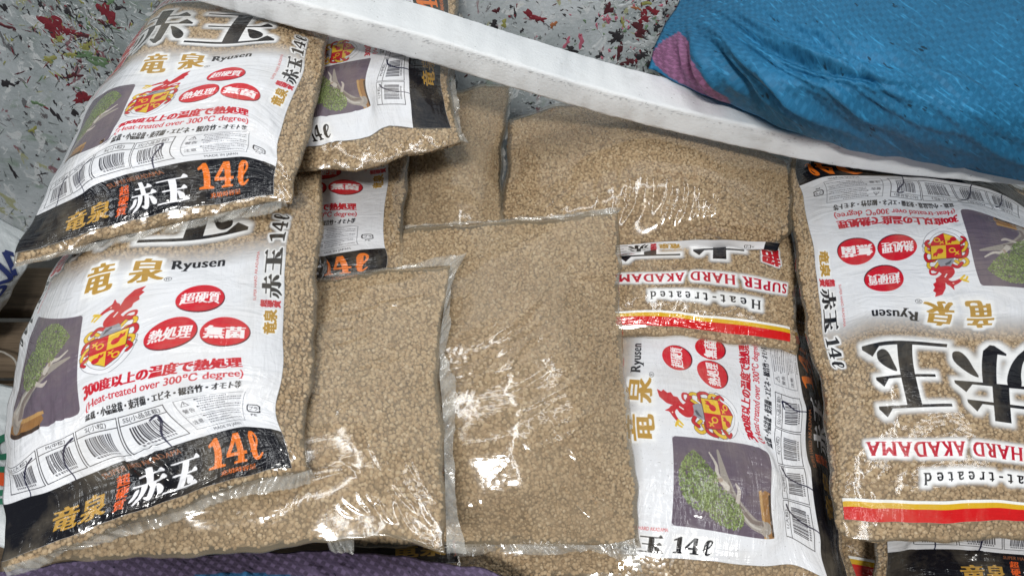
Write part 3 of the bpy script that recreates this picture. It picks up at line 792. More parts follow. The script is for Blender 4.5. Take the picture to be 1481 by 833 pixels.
# paint spatters: small raised blobs of dried paint
PAINT = {k: flat_mat('dried_paint_' + k, c, 0.45, 0.15, 90, 0.3) for k, c in dict(red=(134, 50, 60), darkred=(92, 48, 54), black=(58, 56, 60), yellow=(160, 160, 96),
         green=(110, 138, 104), white=(198, 204, 206), pink=(196, 112, 132), orange=(172, 112, 76), smear=(126, 134, 134)).items()}
PV = {k: ([], []) for k in PAINT}
def blob(px, py, rx, ry, ang, col, r, single=False):
    n = r.choice([15, 18, 22]); a0 = r.uniform(0, 6.3); ca, sa = math.cos(ang), math.sin(ang); pts = []
    ph = [r.uniform(0, 6.3) for _ in range(3)]
    for k in range(n):
        a = 2 * math.pi * k / n; q = 1 + 0.38 * math.sin(2 * a + ph[0]) + 0.25 * math.sin(3 * a + ph[1]) + 0.22 * math.sin(5 * a + ph[2]) + r.uniform(-0.28, 0.28)
        q = max(q, 0.25); x, y = rx * q * math.cos(a), ry * q * math.sin(a); pts.append((px + x * ca - y * sa, py + x * sa + y * ca))
    P = np.array(pts); base = wall_pt(P[:, 0], P[:, 1], 0.0002); c = P.mean(0)
    top = wall_pt(*(c + (P - c) * 0.86).T, 0.0006)
    V = np.concatenate([base, top, wall_pt(c[0:1], c[1:2], 0.0008)])
    i = np.arange(n); j = (i + 1) % n
    Fq = np.stack([i, j, j + n, i + n], -1); Ft = np.stack([i + n, j + n, np.full(n, 2 * n)], -1)
    if single: mesh_obj('paint_splash', V, [Fq, Ft], PAINT[col], wall, smooth=False)
    else: PV[col][0].append(V); PV[col][1].append((Fq, Ft))
r = random.Random(11)
for (px, py, rx, ry, ang, col) in [(75, 38, 22, 11, .4, 'red'), (98, 46, 20, 7, .15, 'red'), (118, 52, 14, 4, .3, 'darkred'), (152, 18, 16, 9, .7, 'red'), (146, 32, 10, 4, .2, 'darkred'), (162, 28, 5, 10, -.5, 'red'),
        (84, 58, 10, 6, .1, 'yellow'), (104, 80, 9, 4, -.2, 'yellow'), (126, 66, 11, 5, .1, 'yellow'), (128, 82, 20, 6, .1, 'green'), (142, 92, 14, 5, .4, 'green'), (72, 86, 10, 5, .2, 'yellow'), (160, 3, 7, 4, 0, 'green'),
        (120, 142, 16, 7, -.3, 'red'), (106, 110, 10, 4, 0, 'darkred'), (112, 122, 12, 4, .1, 'white'), (10, 121, 9, 5, .6, 'black'), (8, 38, 10, 3, .3, 'darkred'), (54, 150, 8, 3, .4, 'green'), (48, 188, 5, 4, 0, 'yellow'),
        (82, 168, 3, 11, -.6, 'black'), (107, 162, 3, 9, -.6, 'black'), (6, 12, 3, 10, -.6, 'black'), (20, 250, 3, 9, -.5, 'black'), (60, 8, 3, 9, -.5, 'black'), (100, 20, 3, 10, -.6, 'black'), (172, 12, 8, 3, .1, 'black'),
        (718, 16, 5, 4, .8, 'darkred'), (768, 22, 10, 5, .4, 'red'), (780, 28, 9, 4, .2, 'red'), (714, 36, 8, 5, 0, 'black'), (729, 35, 4, 5, 0, 'yellow'), (745, 20, 2, 7, 0, 'black'), (840, 60, 4, 9, 0, 'pink'), (820, 62, 3, 7, .5, 'pink'),
        (826, 72, 9, 4, 0, 'black'), (800, 36, 4, 5, .3, 'orange'), (880, 14, 9, 5, -.6, 'darkred'), (877, 28, 5, 7, 0, 'pink'), (901, 34, 3, 7, 0, 'yellow'), (893, 54, 5, 14, .4, 'black'), (896, 74, 4, 12, 0, 'darkred'), (888, 50, 8, 3, 0, 'black'),
        (932, 26, 10, 7, 0, 'red'), (926, 44, 12, 8, .3, 'darkred'), (944, 16, 8, 6, 0, 'red'), (910, 90, 8, 6, 0, 'darkred'), (928, 80, 9, 6, .5, 'black'), (916, 66, 12, 7, 0, 'white'), (905, 8, 9, 4, -.3, 'white'), (940, 60, 9, 6, 0, 'white'),
        (950, 40, 5, 7, 0, 'black'), (920, 12, 7, 3, .5, 'orange'), (935, 5, 6, 4, 0, 'yellow'), (868, 80, 5, 4, .2, 'black'), (940, 92, 5, 7, .2, 'black')]:
    blob(px, py, rx, ry, ang, col, r, True)
for _ in range(1100):                                   # fine flecks
    cl = r.random() < 0.55
    if cl: px, py = r.gauss(115, 48), r.gauss(60, 55)
    else: px, py = r.uniform(-160, 620), r.uniform(-160, 340)
    blob(px, py, r.uniform(1, 6.5), r.uniform(0.5, 1.6), 0.9 + r.uniform(-.5, .4) if r.random() < .7 else r.uniform(0, 3), r.choice((['black'] * 4 + ['darkred', 'red', 'green', 'yellow'] + ['white'] * 6) if cl else ['black', 'black', 'smear', 'smear', 'smear']), r)
for _ in range(1500):
    px = 950 + r.gauss(0, 70) if r.random() < .75 else r.uniform(640, 1300); py = r.uniform(-90, 150)
    blob(px, py, r.uniform(.6, 3.8), r.uniform(.5, 2.4), r.uniform(0, 3), r.choice(['black', 'black', 'black', 'black', 'darkred', 'red', 'white', 'white', 'white', 'white', 'white', 'smear', 'smear', 'green', 'pink']), r)
for _ in range(60): blob(r.uniform(735, 830), r.uniform(125, 170), r.uniform(.8, 3), r.uniform(.8, 2), r.uniform(0, 3), r.choice(['black', 'white', 'white']), r)
for k, (vs_, fs_) in PV.items():
    if not vs_: continue
    off, Q, Tt = 0, [], []
    for v, (fq, ft) in zip(vs_, fs_): Q.append(fq + off); Tt.append(ft + off); off += len(v)
    o = mesh_obj('paint_flecks', np.concatenate(vs_), [np.concatenate(Q), np.concatenate(Tt)], PAINT[k], wall, smooth=False); o['kind'] = 'stuff'

def box_mesh(name, lo, hi, mat, parent=None, bev=0.003):
    bm = bmesh.new(); bmesh.ops.create_cube(bm, size=1.0)
    lo, hi = Vector(lo), Vector(hi)
    for v in bm.verts: v.co = Vector(((lo[k] + hi[k]) / 2 + v.co[k] * (hi[k] - lo[k]) for k in range(3)))
    bmesh.ops.bevel(bm, geom=bm.edges[:], offset=bev, segments=2, profile=0.6, affect='EDGES')
    me = bpy.data.meshes.new(name); bm.to_mesh(me); bm.free(); me.materials.append(mat)
    o = bpy.data.objects.new(name, me); COL.objects.link(o); o.parent = parent
    return o
def wood_material():
    t = NT('weathered_pallet_wood'); pos = t.n('TexCoord').outputs['Object']
    n = t.noise(1.0, 5, 0.65, t.mapping(pos, (5, 70, 70)), 0.6)
    col = t.ramp(n, [(0.3, lin((74, 62, 50))), (0.55, lin((112, 96, 78))), (0.8, lin((136, 118, 98)))])
    b = t.n('BsdfPrincipled', i_Roughness=0.85); t.set(b.inputs['Base Color'], col); t.set(b.inputs['Normal'], t.bump(n, 0.5, 0.003)); return t.done(b)
WOOD = wood_material()
# a pallet on a second pallet carries the pile
for lvl, (label, z1) in enumerate((('weathered wooden pallet directly under the soil bags', 0.34), ('weathered wooden pallet on the floor, lowest of the stack', 0.19))):
    pal = thing('pallet', label, 'pallet', (0, 0, 0), 'stacked wooden pallets')
    z0 = z1 - 0.145
    for k in range(6): box_mesh('deck_board', (-1.15, 0.33 + k * 0.126, z1 - 0.022), (0.95, 0.33 + k * 0.126 + 0.1, z1), WOOD, pal)
    for x in (-1.12, -0.45, 0.25, 0.85): box_mesh('stringer', (x, 0.335, z0 + 0.02), (x + 0.09, 1.055, z1 - 0.0225), WOOD, pal)
    for k in range(4): box_mesh('bottom_board', (-1.15, 0.335 + k * 0.2, z0), (0.95, 0.335 + k * 0.2 + 0.1, z0 + 0.0195), WOOD, pal)

# ------------------------------------------------------------------ the bags of soil
GRP = 'bags of soil piled on the pallet'
B_PTS = [(162, 350, 120, 456), (162, 490, 117, 601), (45, 490, 14, 633), (35, 285, 75, 405), (20, 350, 47, 455), (20, 420, 27, 510), (20, 490, 12, 592), (20, 540, 8, 655), (20, 592, 5, 728), (20, 672, 4, 810), (20, 705, 4, 824),
         (112, 672, 96, 777), (195, 672, 192, 742), (265, 672, 275, 713), (335, 672, 358, 687), (400, 672, 422, 677), (60, 592, 46, 717), (112, 592, 108, 694), (175, 592, 179, 665), (228, 592, 238, 648), (280, 592, 291, 632), (340, 592, 350, 617), (400, 592, 408, 624),
         (272, 530, 236, 585), (214, 530, 171, 604), (154, 530, 109, 624), (94, 530, 53, 648), (34, 530, 9, 674), (283, 530, 249, 581), (360, 530, 354, 566), (360, 580, 353, 607), (94, 582, 67, 702), (154, 582, 127, 676), (214, 582, 189, 661),
         (293, 372, 293, 428), (270, 424, 246, 481), (331, 424, 325, 481), (200, 342, 172, 426), (200, 400, 158, 488), (200, 455, 152, 536), (170, 478, 120, 563), (350, 478, 349, 523), (352, 499, 354, 541), (170, 517, 123, 604), (350, 517, 350, 556),
         (172, 312, 142, 401), (228, 312, 211, 390), (253, 305, 248, 385), (322, 305, 327, 379), (338, 272, 357, 339), (80, 272, 103, 375), (400, 285, 415, 345), (400, 345, 411, 412), (400, 405, 409, 467), (400, 480, 409, 530),
         (445, 100, 467, 260), (445, 275, 464, 355), (445, 400, 458, 470), (445, 500, 452, 560), (445, 592, 441, 650), (445, 672, 446, 683), (445, 705, 449, 687), (400, 0, 424, 232), (445, 0, 464, 224), (445, -35, 466, 205), (20, 100, 170, 290), (20, 0, 215, 240), (20, -35, 228, 222), (335, 705, 356, 700), (195, 705, 190, 758), (112, 705, 93, 794)]
make_bag('soil_bag', 'printed soil bag slid forward, its bonsai picture glinting, on top of the plain bags', GRP, B_PTS, (20, 445), (-35, 705), (250, 540), 0.64, ay=-0.05, T=0.06,
         edges=(.1, .25, .35, .15), seed=0.3,
         creases=fan(62, 600, 38, 34, 82, 18, 22, 40, 1.0, 3.2, 1) + fan(215, 668, 34, 24, 42, 8, 6, 90, 2.8, 4.0, 2) + fan(90, 750, 70, 20, 60, 40, 14, 26, 0.9, 3, 3) + fan(420, 655, 20, 30, 45, 15, 6, 50, 1.5, 3, 4) + fan(432, 300, 25, 60, 100, 30, 12, 40, 1.2, 3, 41),
         seals=[([(4, 820), (60, 802), (96, 787), (192, 752), (275, 720), (358, 695), (425, 685), (450, 678)], [(10, 832), (60, 818), (96, 799), (150, 785), (192, 772), (240, 760), (300, 735), (340, 719), (390, 712), (432, 703), (455, 686)])])

A_PTS = [(20, 150, 205, 40), (20, 275, 152, 118), (20, 350, 124, 156), (20, 430, 99, 212), (20, 490, 82, 250), (20, 592, 50, 312), (20, 672, 22, 368), (20, 700, 20, 384), (162, 350, 196, 122), (162, 490, 156, 207), (60, 490, 97, 232),
         (112, 592, 120, 280), (165, 592, 173, 256), (270, 592, 269, 234), (335, 592, 336, 228), (400, 592, 399, 241), (60, 672, 62, 357), (145, 672, 144, 331), (240, 672, 240, 307), (335, 672, 336, 291), (400, 672, 395, 284), (145, 700, 144, 350), (270, 700, 269, 321), (365, 700, 365, 299), (440, 700, 420, 291),
         (200, 342, 248, 112), (200, 400, 222, 138), (200, 455, 211, 167), (293, 372, 328, 106), (270, 424, 287, 135), (331, 424, 347, 132), (170, 478, 171, 181), (350, 478, 359, 163), (170, 499, 164, 192), (352, 499, 360, 177), (170, 517, 162, 203), (350, 517, 358, 187),
         (214, 530, 198, 208), (272, 530, 255, 197), (272, 582, 249, 230), (214, 582, 190, 243), (154, 530, 139, 222), (154, 582, 132, 259), (283, 530, 271, 198), (360, 530, 359, 191), (360, 580, 355, 219), (283, 580, 265, 226), (374, 560, 377, 220),
         (172, 312, 222, 91), (228, 312, 275, 87), (253, 305, 307, 87), (322, 305, 365, 79), (75, 268, 190, 79), (338, 268, 395, 61), (120, 152, 234, 18), (383, 262, 432, 63), (383, 332, 424, 101), (383, 405, 403, 140), (400, 480, 402, 200),
         (440, 150, 482, 30), (440, 300, 466, 105), (440, 450, 450, 190), (440, 592, 428, 262), (300, 60, 420, -12), (20, 0, 275, -50), (440, 0, 505, -45)]
make_bag('soil_bag', 'printed soil bag lying flat on the very top, half over another printed bag', GRP, A_PTS, (20, 440), (0, 700), (250, 190), 0.583, ay=0.02, T=0.062,
         edges=(.1, .2, .4, .05), seed=0.7,
         creases=fan(75, 335, 40, 22, 70, 25, 20, 26, 0.9, 2.8, 5) + fan(405, 215, 30, 60, 40, 15, 10, 50, 1.3, 3, 6) + fan(370, 160, 50, 40, 30, 10, 8, 60, 0.8, 3.5, 7) + fan(420, 280, 14, 18, 40, 40, 8, 26, 1.6, 2.6, 42),
         seals=[([(22, 380), (144, 349), (269, 320), (365, 298), (412, 288)], [(18, 388), (80, 372), (144, 358), (210, 343), (269, 331), (330, 318), (385, 309), (415, 297)])])

C_PTS = [(45, 490, 537, 153), (162, 490, 537, 84), (34, 530, 545, 152), (91, 530, 544, 120), (34, 582, 587, 151), (91, 582, 585, 119), (0, 592, 597, 187), (0, 672, 651, 185), (130, 592, 591, 92), (130, 672, 636, 98), (0, 370, 465, 211), (0, 480, 535, 197), (45, 370, 450, 171),
         (-60, 370, 467, 247), (-60, 480, 544, 242), (-60, 592, 606, 223), (-60, 700, 671, 203), (20, 382, 457, 192), (0, 700, 662, 186), (320, 625, 622, 8), (400, 592, 578, -42), (400, 672, 640, -40), (440, 700, 660, -60), (320, 700, 664, 12), (-60, 200, 360, 262), (0, 200, 358, 232), (400, 200, 390, 10), (440, 200, 395, -15), (400, 480, 520, -30)]
make_bag('soil_bag', 'printed soil bag turned sideways, its bar codes and dark foot passing under the white beam', GRP, C_PTS, (-60, 440), (200, 700), (540, 150), 0.635, T=0.05,
         edges=(.25, .3, .3, .2), seed=1.1, creases=fan(530, 190, 70, 30, 115, 20, 16, 55, 1.2, 3, 8) + fan(620, 160, 25, 50, 60, 20, 9, 40, 1.0, 3, 9) + fan(640, 205, 25, 14, 40, 20, 6, 30, 1.4, 2.6, 10),
         seals=[([(664, 20), (652, 110), (656, 170), (666, 202)], [(668, 20), (659, 110), (664, 165), (676, 205)])])

I_PTS = [(331, 424, 498, 269), (400, 405, 561, 262), (400, 592, 556, 359), (300, 592, 466, 371), (350, 478, 515, 299), (352, 499, 517, 311), (350, 517, 515, 319), (360, 530, 517, 328), (360, 580, 515, 353), (374, 560, 534, 344), (283, 599, 474, 374), (362, 599, 537, 366), (300, 645, 478, 398),
         (440, 405, 591, 240), (440, 560, 584, 345), (440, 672, 577, 402), (400, 672, 553, 404), (0, 424, 214, 312), (0, 592, 210, 408), (0, 672, 208, 455), (400, 250, 563, 190), (0, 250, 222, 230), (440, 700, 575, 415), (0, 700, 206, 470)]
make_bag('soil_bag', 'printed soil bag mostly buried, one red oval and an orange volume mark in view', GRP, I_PTS, (0, 440), (240, 700), (530, 320), 0.745, T=0.045,
         edges=(.2, .2, .3, .2), seed=1.6, creases=fan(500, 330, 50, 60, 115, 12, 10, 60, 0.5, 3.5, 11) + fan(572, 310, 10, 60, 70, 20, 10, 40, 1.2, 2.6, 12))

D_PTS = [(400, 592, 1156, 269), (400, 480, 1169, 327), (400, 372, 1183, 413), (400, 290, 1191, 490), (400, 100, 1213, 665), (400, 36, 1218, 720), (400, 0, 1221, 750), (440, 660, 1141, 233), (440, 424, 1148, 350), (440, 340, 1158, 430), (440, 290, 1166, 482), (440, 180, 1190, 577), (440, 80, 1199, 683), (440, 20, 1206, 738),
         (331, 424, 1239, 363), (270, 424, 1299, 357), (293, 372, 1277, 405), (200, 420, 1367, 355), (200, 358, 1371, 408), (162, 350, 1419, 413), (162, 490, 1388, 300), (172, 312, 1420, 456), (228, 312, 1364, 454), (253, 305, 1328, 457), (322, 305, 1260, 454),
         (170, 478, 1385, 318), (350, 478, 1212, 326), (170, 499, 1382, 306), (352, 499, 1205, 312), (170, 517, 1380, 296), (350, 517, 1205, 301), (283, 530, 1276, 284), (360, 530, 1196, 294), (360, 580, 1192, 264), (283, 580, 1274, 258), (214, 530, 1332, 290), (214, 582, 1327, 262), (154, 530, 1387, 293), (94, 530, 1436, 303), (94, 582, 1424, 276), (34, 530, 1474, 315),
         (320, 592, 1215, 254), (200, 592, 1330, 256), (100, 592, 1420, 271), (40, 592, 1467, 290), (352, 625, 1168, 243), (300, 625, 1210, 246), (340, 268, 1244, 498), (203, 268, 1370, 494), (338, 156, 1265, 600), (203, 156, 1387, 596), (352, 108, 1252, 649), (278, 69, 1334, 693), (100, 36, 1490, 727), (100, 0, 1492, 752),
         (400, -35, 1224, 778), (100, -35, 1495, 780), (0, 36, 1585, 732), (0, 275, 1575, 500), (0, 424, 1555, 380), (0, 592, 1505, 315), (0, 672, 1490, 285), (300, 672, 1212, 226), (440, 690, 1138, 220), (440, -35, 1208, 765), (-30, -35, 1620, 785), (-30, 690, 1520, 275), (100, 672, 1410, 240)]
make_bag('soil_bag', 'upside-down printed soil bag below the blue sack, three red ovals and dark title in view', GRP, D_PTS, (-30, 440), (-35, 690), (1330, 500), 0.795, ay=-0.02, T=0.065,
         edges=(.2, .22, .15, .4), seed=2.2, creases=fan(1300, 660, 80, 50, -35, 25, 26, 50, 1.0, 3.0, 13) + fan(1205, 620, 16, 120, 30, 40, 22, 30, 1.2, 2.8, 14) + fan(1400, 300, 60, 30, 30, 30, 10, 40, 0.8, 3, 15) + fan(1260, 735, 50, 20, 50, 25, 10, 34, 1.2, 2.6, 43))

E_PTS = [(293, 372, 977, 515), (270, 424, 1031, 540), (331, 424, 1027, 505), (200, 420, 1042, 599), (200, 358, 974, 590), (162, 350, 972, 630), (162, 490, 1116, 656), (45, 490, 1121, 779), (45, 350, 971, 759), (170, 478, 1085, 634), (345, 478, 1075, 502), (170, 499, 1102, 641), (340, 499, 1094, 503), (170, 517, 1115, 646), (340, 517, 1104, 506),
         (283, 530, 1120, 554), (360, 530, 1115, 504), (360, 580, 1151, 506), (283, 580, 1154, 565), (272, 530, 1121, 566), (214, 530, 1122, 616), (272, 582, 1156, 577), (214, 582, 1158, 626), (154, 530, 1125, 670), (154, 582, 1161, 675), (94, 530, 1131, 720), (34, 530, 1137, 774), (34, 582, 1178, 797),
         (330, 592, 1152, 512), (240, 592, 1167, 592), (150, 592, 1174, 676), (50, 592, 1188, 783), (330, 672, 1174, 529), (240, 672, 1195, 612), (150, 672, 1201, 693), (50, 672, 1215, 790), (0, 312, 925, 803), (0, 440, 1065, 815), (0, 570, 1185, 832), (172, 312, 924, 617), (228, 312, 924, 565), (253, 305, 920, 538), (322, 305, 922, 496), (18, 327, 945, 787), (18, 382, 1003, 791),
         (400, 312, 925, 452), (400, 424, 1028, 466), (400, 530, 1112, 478), (400, 672, 1172, 492), (172, 150, 770, 605), (0, 150, 770, 795), (400, 150, 770, 445), (-45, 312, 925, 845), (-45, 490, 1125, 860), (440, 424, 1028, 448), (-45, 690, 1240, 875), (440, 690, 1180, 470), (440, 150, 770, 425)]
make_bag('soil_bag', 'dirt-specked printed soil bag turned sideways, bonsai picture wrinkled, next to the plain bags', GRP, E_PTS, (-45, 440), (150, 690), (1050, 640), 0.87, T=0.06,
         edges=(.2, .3, .3, .2), seed=2.7, dirt=0.85, creases=fan(1030, 710, 70, 45, 60, 12, 26, 50, 1.1, 3, 16) + fan(1080, 660, 40, 40, 55, 12, 8, 50, 1.0, 3, 17) + fan(1140, 640, 20, 130, 30, 30, 16, 34, 0.9, 3, 18))

F_PTS = [(8, 108, 1138, 418), (325, 108, 898, 402), (180, 108, 1005, 398), (65, 69, 1100, 442), (275, 69, 941, 427), (0, 36, 1144, 473), (330, 36, 897, 451), (170, 36, 1015, 457), (0, 0, 1142, 495), (330, 0, 896, 469), (170, 0, 1012, 476), (0, -30, 1136, 507), (330, -30, 895, 487), (170, -30, 1010, 494),
         (65, 152, 1096, 378), (203, 156, 990, 374), (40, 156, 1120, 386), (340, 156, 888, 378), (-25, 108, 1150, 420), (-25, -30, 1152, 510), (-25, 36, 1154, 476), (-25, 300, 1140, 300), (200, 300, 985, 290), (400, 300, 850, 295), (400, 108, 842, 408), (400, -30, 842, 490), (435, 0, 815, 475)]
make_bag('soil_bag', 'upside-down printed soil bag with red and yellow stripe, squeezed under a plain bag', GRP, F_PTS, (-25, 435), (-30, 300), (1010, 430), 0.83, T=0.045,
         edges=(.25, .15, .15, .3), seed=3.1, lam=0.006, creases=fan(1010, 452, 60, 12, -55, 20, 22, 30, 1.1, 2.6, 19) + fan(910, 420, 20, 20, -20, 20, 5, 30, 0.9, 3, 20))

G_PTS = [(0, 592, 1283, 800), (34, 592, 1322, 795), (91, 592, 1385, 794), (190, 592, 1481, 802), (34, 582, 1322, 787), (151, 582, 1450, 794), (34, 530, 1318, 757), (151, 530, 1450, 762), (101, 639, 1410, 829), (136, 639, 1440, 827), (0, 672, 1285, 858), (400, 592, 1730, 835), (400, 672, 1735, 890), (0, 424, 1292, 690), (400, 424, 1730, 700), (-20, 700, 1282, 880), (-20, 424, 1280, 690), (430, 700, 1770, 910), (430, 424, 1760, 700)]
make_bag('soil_bag', 'printed soil bag under the upside-down one, its dark foot and gold lettering just in view', GRP, G_PTS, (-20, 430), (424, 700), (1400, 800), 0.92, T=0.045,
         edges=(.2, .2, .3, .2), seed=3.6, creases=fan(1360, 805, 60, 12, -60, 15, 14, 34, 1.3, 2.8, 21) + fan(1290, 780, 30, 20, -50, 20, 8, 40, 1.1, 2.8, 22))
H_PTS = [(400, 36, 1226, 803), (330, 36, 1290, 815), (400, 0, 1240, 834), (330, 0, 1296, 845), (400, 120, 1206, 735), (330, 120, 1278, 745), (100, 36, 1500, 850), (100, 120, 1490, 775), (100, 0, 1505, 880), (430, 36, 1200, 800), (430, 120, 1182, 733), (430, -35, 1222, 866), (100, -35, 1510, 910), (400, 300, 1180, 600), (100, 300, 1470, 640)]
make_bag('soil_bag', 'upside-down soil bag at the very bottom, only a corner of its striped end showing', GRP, H_PTS, (100, 430), (-35, 300), (1250, 800), 0.975, T=0.04, edges=(.3, .2, .2, .4), seed=3.9, step=4, creases=fan(1215, 780, 20, 40, 50, 25, 14, 40, 1.4, 2.8, 23))
J_PTS = [(400, 0, 1130, 503), (340, 0, 1190, 512), (400, 24, 1130, 484), (340, 24, 1190, 494), (400, 120, 1118, 410), (340, 120, 1180, 420), (250, 0, 1290, 530), (250, 120, 1280, 440), (430, 0, 1105, 500), (430, 120, 1095, 405), (400, -35, 1135, 535), (250, -35, 1295, 560)]
make_bag('soil_bag', 'buried striped soil bag in the dark gap between two upside-down bags', GRP, J_PTS, (250, 430), (-35, 120), (1160, 470), 0.92, T=0.04, edges=(.3, .3, .3, .3), seed=4.2, step=4)
K_PTS = [(60, 600, 540, 770), (150, 600, 640, 772), (200, 672, 700, 808), (130, 672, 620, 815), (60, 672, 540, 822), (400, 672, 925, 800), (400, 600, 920, 765), (60, 700, 540, 850), (200, 700, 702, 835), (400, 700, 928, 828), (440, 700, 965, 826), (440, 600, 955, 762), (10, 600, 485, 770), (10, 700, 485, 855), (200, 450, 690, 690), (10, 450, 485, 690), (440, 450, 950, 690), (200, 640, 696, 792)]
make_bag('soil_bag', 'buried soil bag with a dark foot peeking out below the two plain bags', GRP, K_PTS, (10, 440), (450, 712), (720, 790), 0.862, uvmap=lambda s: (np.where(s['X'] > 168, s['X'] + 600, s['X']), s['Y']), T=0.04, edges=(.2, .2, .4, .3), seed=4.6, step=4)

# plain bags lie face down: clear film only
P1 = [(470, 0, 652, 382), (470, 100, 642, 455), (470, 190, 634, 520), (470, 290, 640, 600), (470, 390, 644, 700), (470, 470, 645, 800), (400, 0, 560, 389), (330, 0, 466, 402), (150, 0, 250, 470), (0, 0, 20, 560), (440, 470, 600, 783), (370, 470, 505, 780), (290, 470, 390, 796), (190, 470, 255, 806), (0, 470, 60, 815), (400, 235, 545, 580), (250, 235, 330, 620), (330, 350, 450, 690), (0, 235, 30, 690)]
make_bag('clear_soil_bag', 'plain clear soil bag with a white welded edge standing up along one end', GRP, P1, (0, 470), (0, 470), (540, 590), 0.69, ax=0.0, ay=-0.02, T=0.058, p=2.0, printed=False,
         edges=(.4, .12, .15, .15), seed=5.1, haze=0.20, bumpy=0.005, creases=[(468, 462, 565, 436, 2.2, 4), (478, 505, 545, 480, 2.0, 4), (540, 440, 640, 416, 2.2, 4), (520, 412, 610, 398, 1.8, 3.5), (470, 482, 520, 474, 1.8, 3.5), (500, 530, 600, 500, 1.6, 4), (470, 600, 530, 560, 1.6, 4)] + fan(540, 450, 80, 45, -13, 6, 6, 120, 1.2, 3.6, 24) + fan(600, 715, 45, 40, 54, 8, 10, 130, 1.6, 3.8, 25) + fan(540, 700, 40, 40, 40, 20, 7, 50, 0.9, 3, 26) + fan(540, 560, 60, 60, 0, 20, 6, 40, 0.8, 3, 27),
         seals=[([(652, 380), (640, 460), (634, 515), (640, 595), (643, 680), (646, 798)], [(674, 366), (655, 408), (650, 465), (646, 516), (661, 556), (656, 628), (661, 728), (674, 799)]), ([(470, 401), (560, 390), (652, 383)], [(468, 398), (560, 386), (672, 367)]), ([(470, 776), (492, 780), (512, 778)], [(478, 796), (498, 800), (512, 796)])])
P2 = [(120, 0, 588, 330), (220, 0, 680, 322), (340, 0, 800, 315), (470, 0, 896, 305), (470, 120, 897, 400), (470, 200, 898, 470), (470, 330, 911, 590), (470, 460, 922, 705), (470, 590, 926, 790), (340, 590, 815, 788), (220, 590, 700, 788), (120, 590, 610, 790), (0, 590, 490, 792), (0, 0, 470, 338), (0, 300, 478, 560), (300, 300, 770, 560), (150, 300, 620, 565)]
make_bag('clear_soil_bag', 'large plain clear soil bag lying across the middle of the pile, pointed corner hanging', GRP, P2, (0, 470), (0, 590), (740, 560), 0.795, ax=0.0, ay=0.19, T=0.075, p=2.0, printed=False,
         edges=(.3, .12, .25, .12), seed=5.7, haze=0.20, bumpy=0.006, creases=fan(825, 670, 50, 50, 42, 12, 14, 110, 1.6, 3.8, 28) + [(690, 500, 800, 400, 2.2, 4.5), (735, 600, 900, 480, 2.4, 4.5), (700, 545, 780, 470, 1.8, 4), (790, 725, 926, 815, 3.0, 5), (800, 620, 880, 570, 2.0, 4), (760, 650, 850, 610, 2.0, 4), (800, 400, 895, 385, 1.8, 4)] + fan(760, 560, 70, 50, -36, 5, 4, 190, 1.2, 4.0, 29) + fan(870, 740, 40, 40, 48, 8, 8, 100, 1.8, 3, 30) + fan(850, 395, 50, 15, -8, 12, 5, 40, 1.0, 3, 31) + fan(690, 740, 20, 14, 40, 15, 4, 34, 1.0, 3, 32) + fan(770, 420, 100, 60, -35, 8, 6, 120, 0.7, 4, 33),
         seals=[([(655, 786), (730, 786), (800, 786), (870, 787), (918, 778)], [(655, 803), (720, 798), (790, 802), (850, 797), (890, 806), (930, 828)]), ([(586, 331), (680, 323), (800, 316), (893, 308)], [(584, 327), (640, 321), (720, 318), (800, 311), (902, 299)])])
P3 = [(0, 0, 737, 172), (60, 0, 790, 155), (150, 0, 870, 148), (300, 0, 1000, 172), (400, 0, 1090, 205), (470, 0, 1140, 232), (0, 150, 731, 245), (0, 300, 728, 330), (470, 90, 1149, 285), (470, 180, 1144, 335), (470, 270, 1128, 350), (330, 270, 1025, 346), (220, 270, 940, 350), (180, 270, 905, 353), (330, 300, 1025, 361), (220, 300, 940, 367), (180, 300, 905, 370), (470, 300, 1124, 362), (235, 150, 930, 255), (100, 270, 800, 350), (100, 300, 800, 365)]
def p3_uv(s):
    X, Y = s['X'], s['Y']                               # its print only reaches round the front lip
    return 404 - np.clip((Y - 270) / 30, -3, 1) * 44, 240 + (X - 150) * 1.0 + 60
make_bag('clear_soil_bag', 'plain clear soil bag with a white printed edge folded along its front', GRP, P3, (0, 470), (0, 300), (940, 260), 0.80, T=0.09, p=2.0, skew=0.66, printed=True,
         edges=(.3, .2, .35, .1), seed=6.3, wr=0.25, haze=0.12, bumpy=0.005, uvmap=p3_uv, creases=fan(955, 285, 100, 18, -76, 14, 32, 100, 1.9, 3.2, 34) + fan(1080, 290, 45, 25, 42, 12, 14, 70, 1.6, 2.8, 35) + fan(800, 285, 35, 20, -46, 8, 8, 90, 1.7, 2.8, 36))
P4 = [(0, 0, 560, 142), (150, 0, 660, 131), (230, 0, 697, 121), (320, 0, 738, 124), (320, 120, 736, 172), (320, 200, 726, 213), (320, 260, 728, 245), (320, 420, 727, 345), (150, 420, 655, 350), (0, 420, 560, 352), (0, 200, 558, 230), (150, 200, 650, 222)]
make_bag('clear_soil_bag', 'plain clear soil bag against the wall behind a corner of the sideways bag', GRP, P4, (0, 320), (0, 420), (660, 220), 0.80, ay=-0.03, T=0.055, printed=False,
         edges=(.4, .15, .4, .3), seed=6.9, haze=0.22, creases=fan(620, 320, 60, 10, -20, 20, 5, 40, 1.0, 3, 37), seals=[([(735, 128), (734, 172), (724, 213), (726, 245), (726, 316)], [(741, 124), (739, 175), (729, 214), (731, 245), (731, 318)])])
fill_bags()

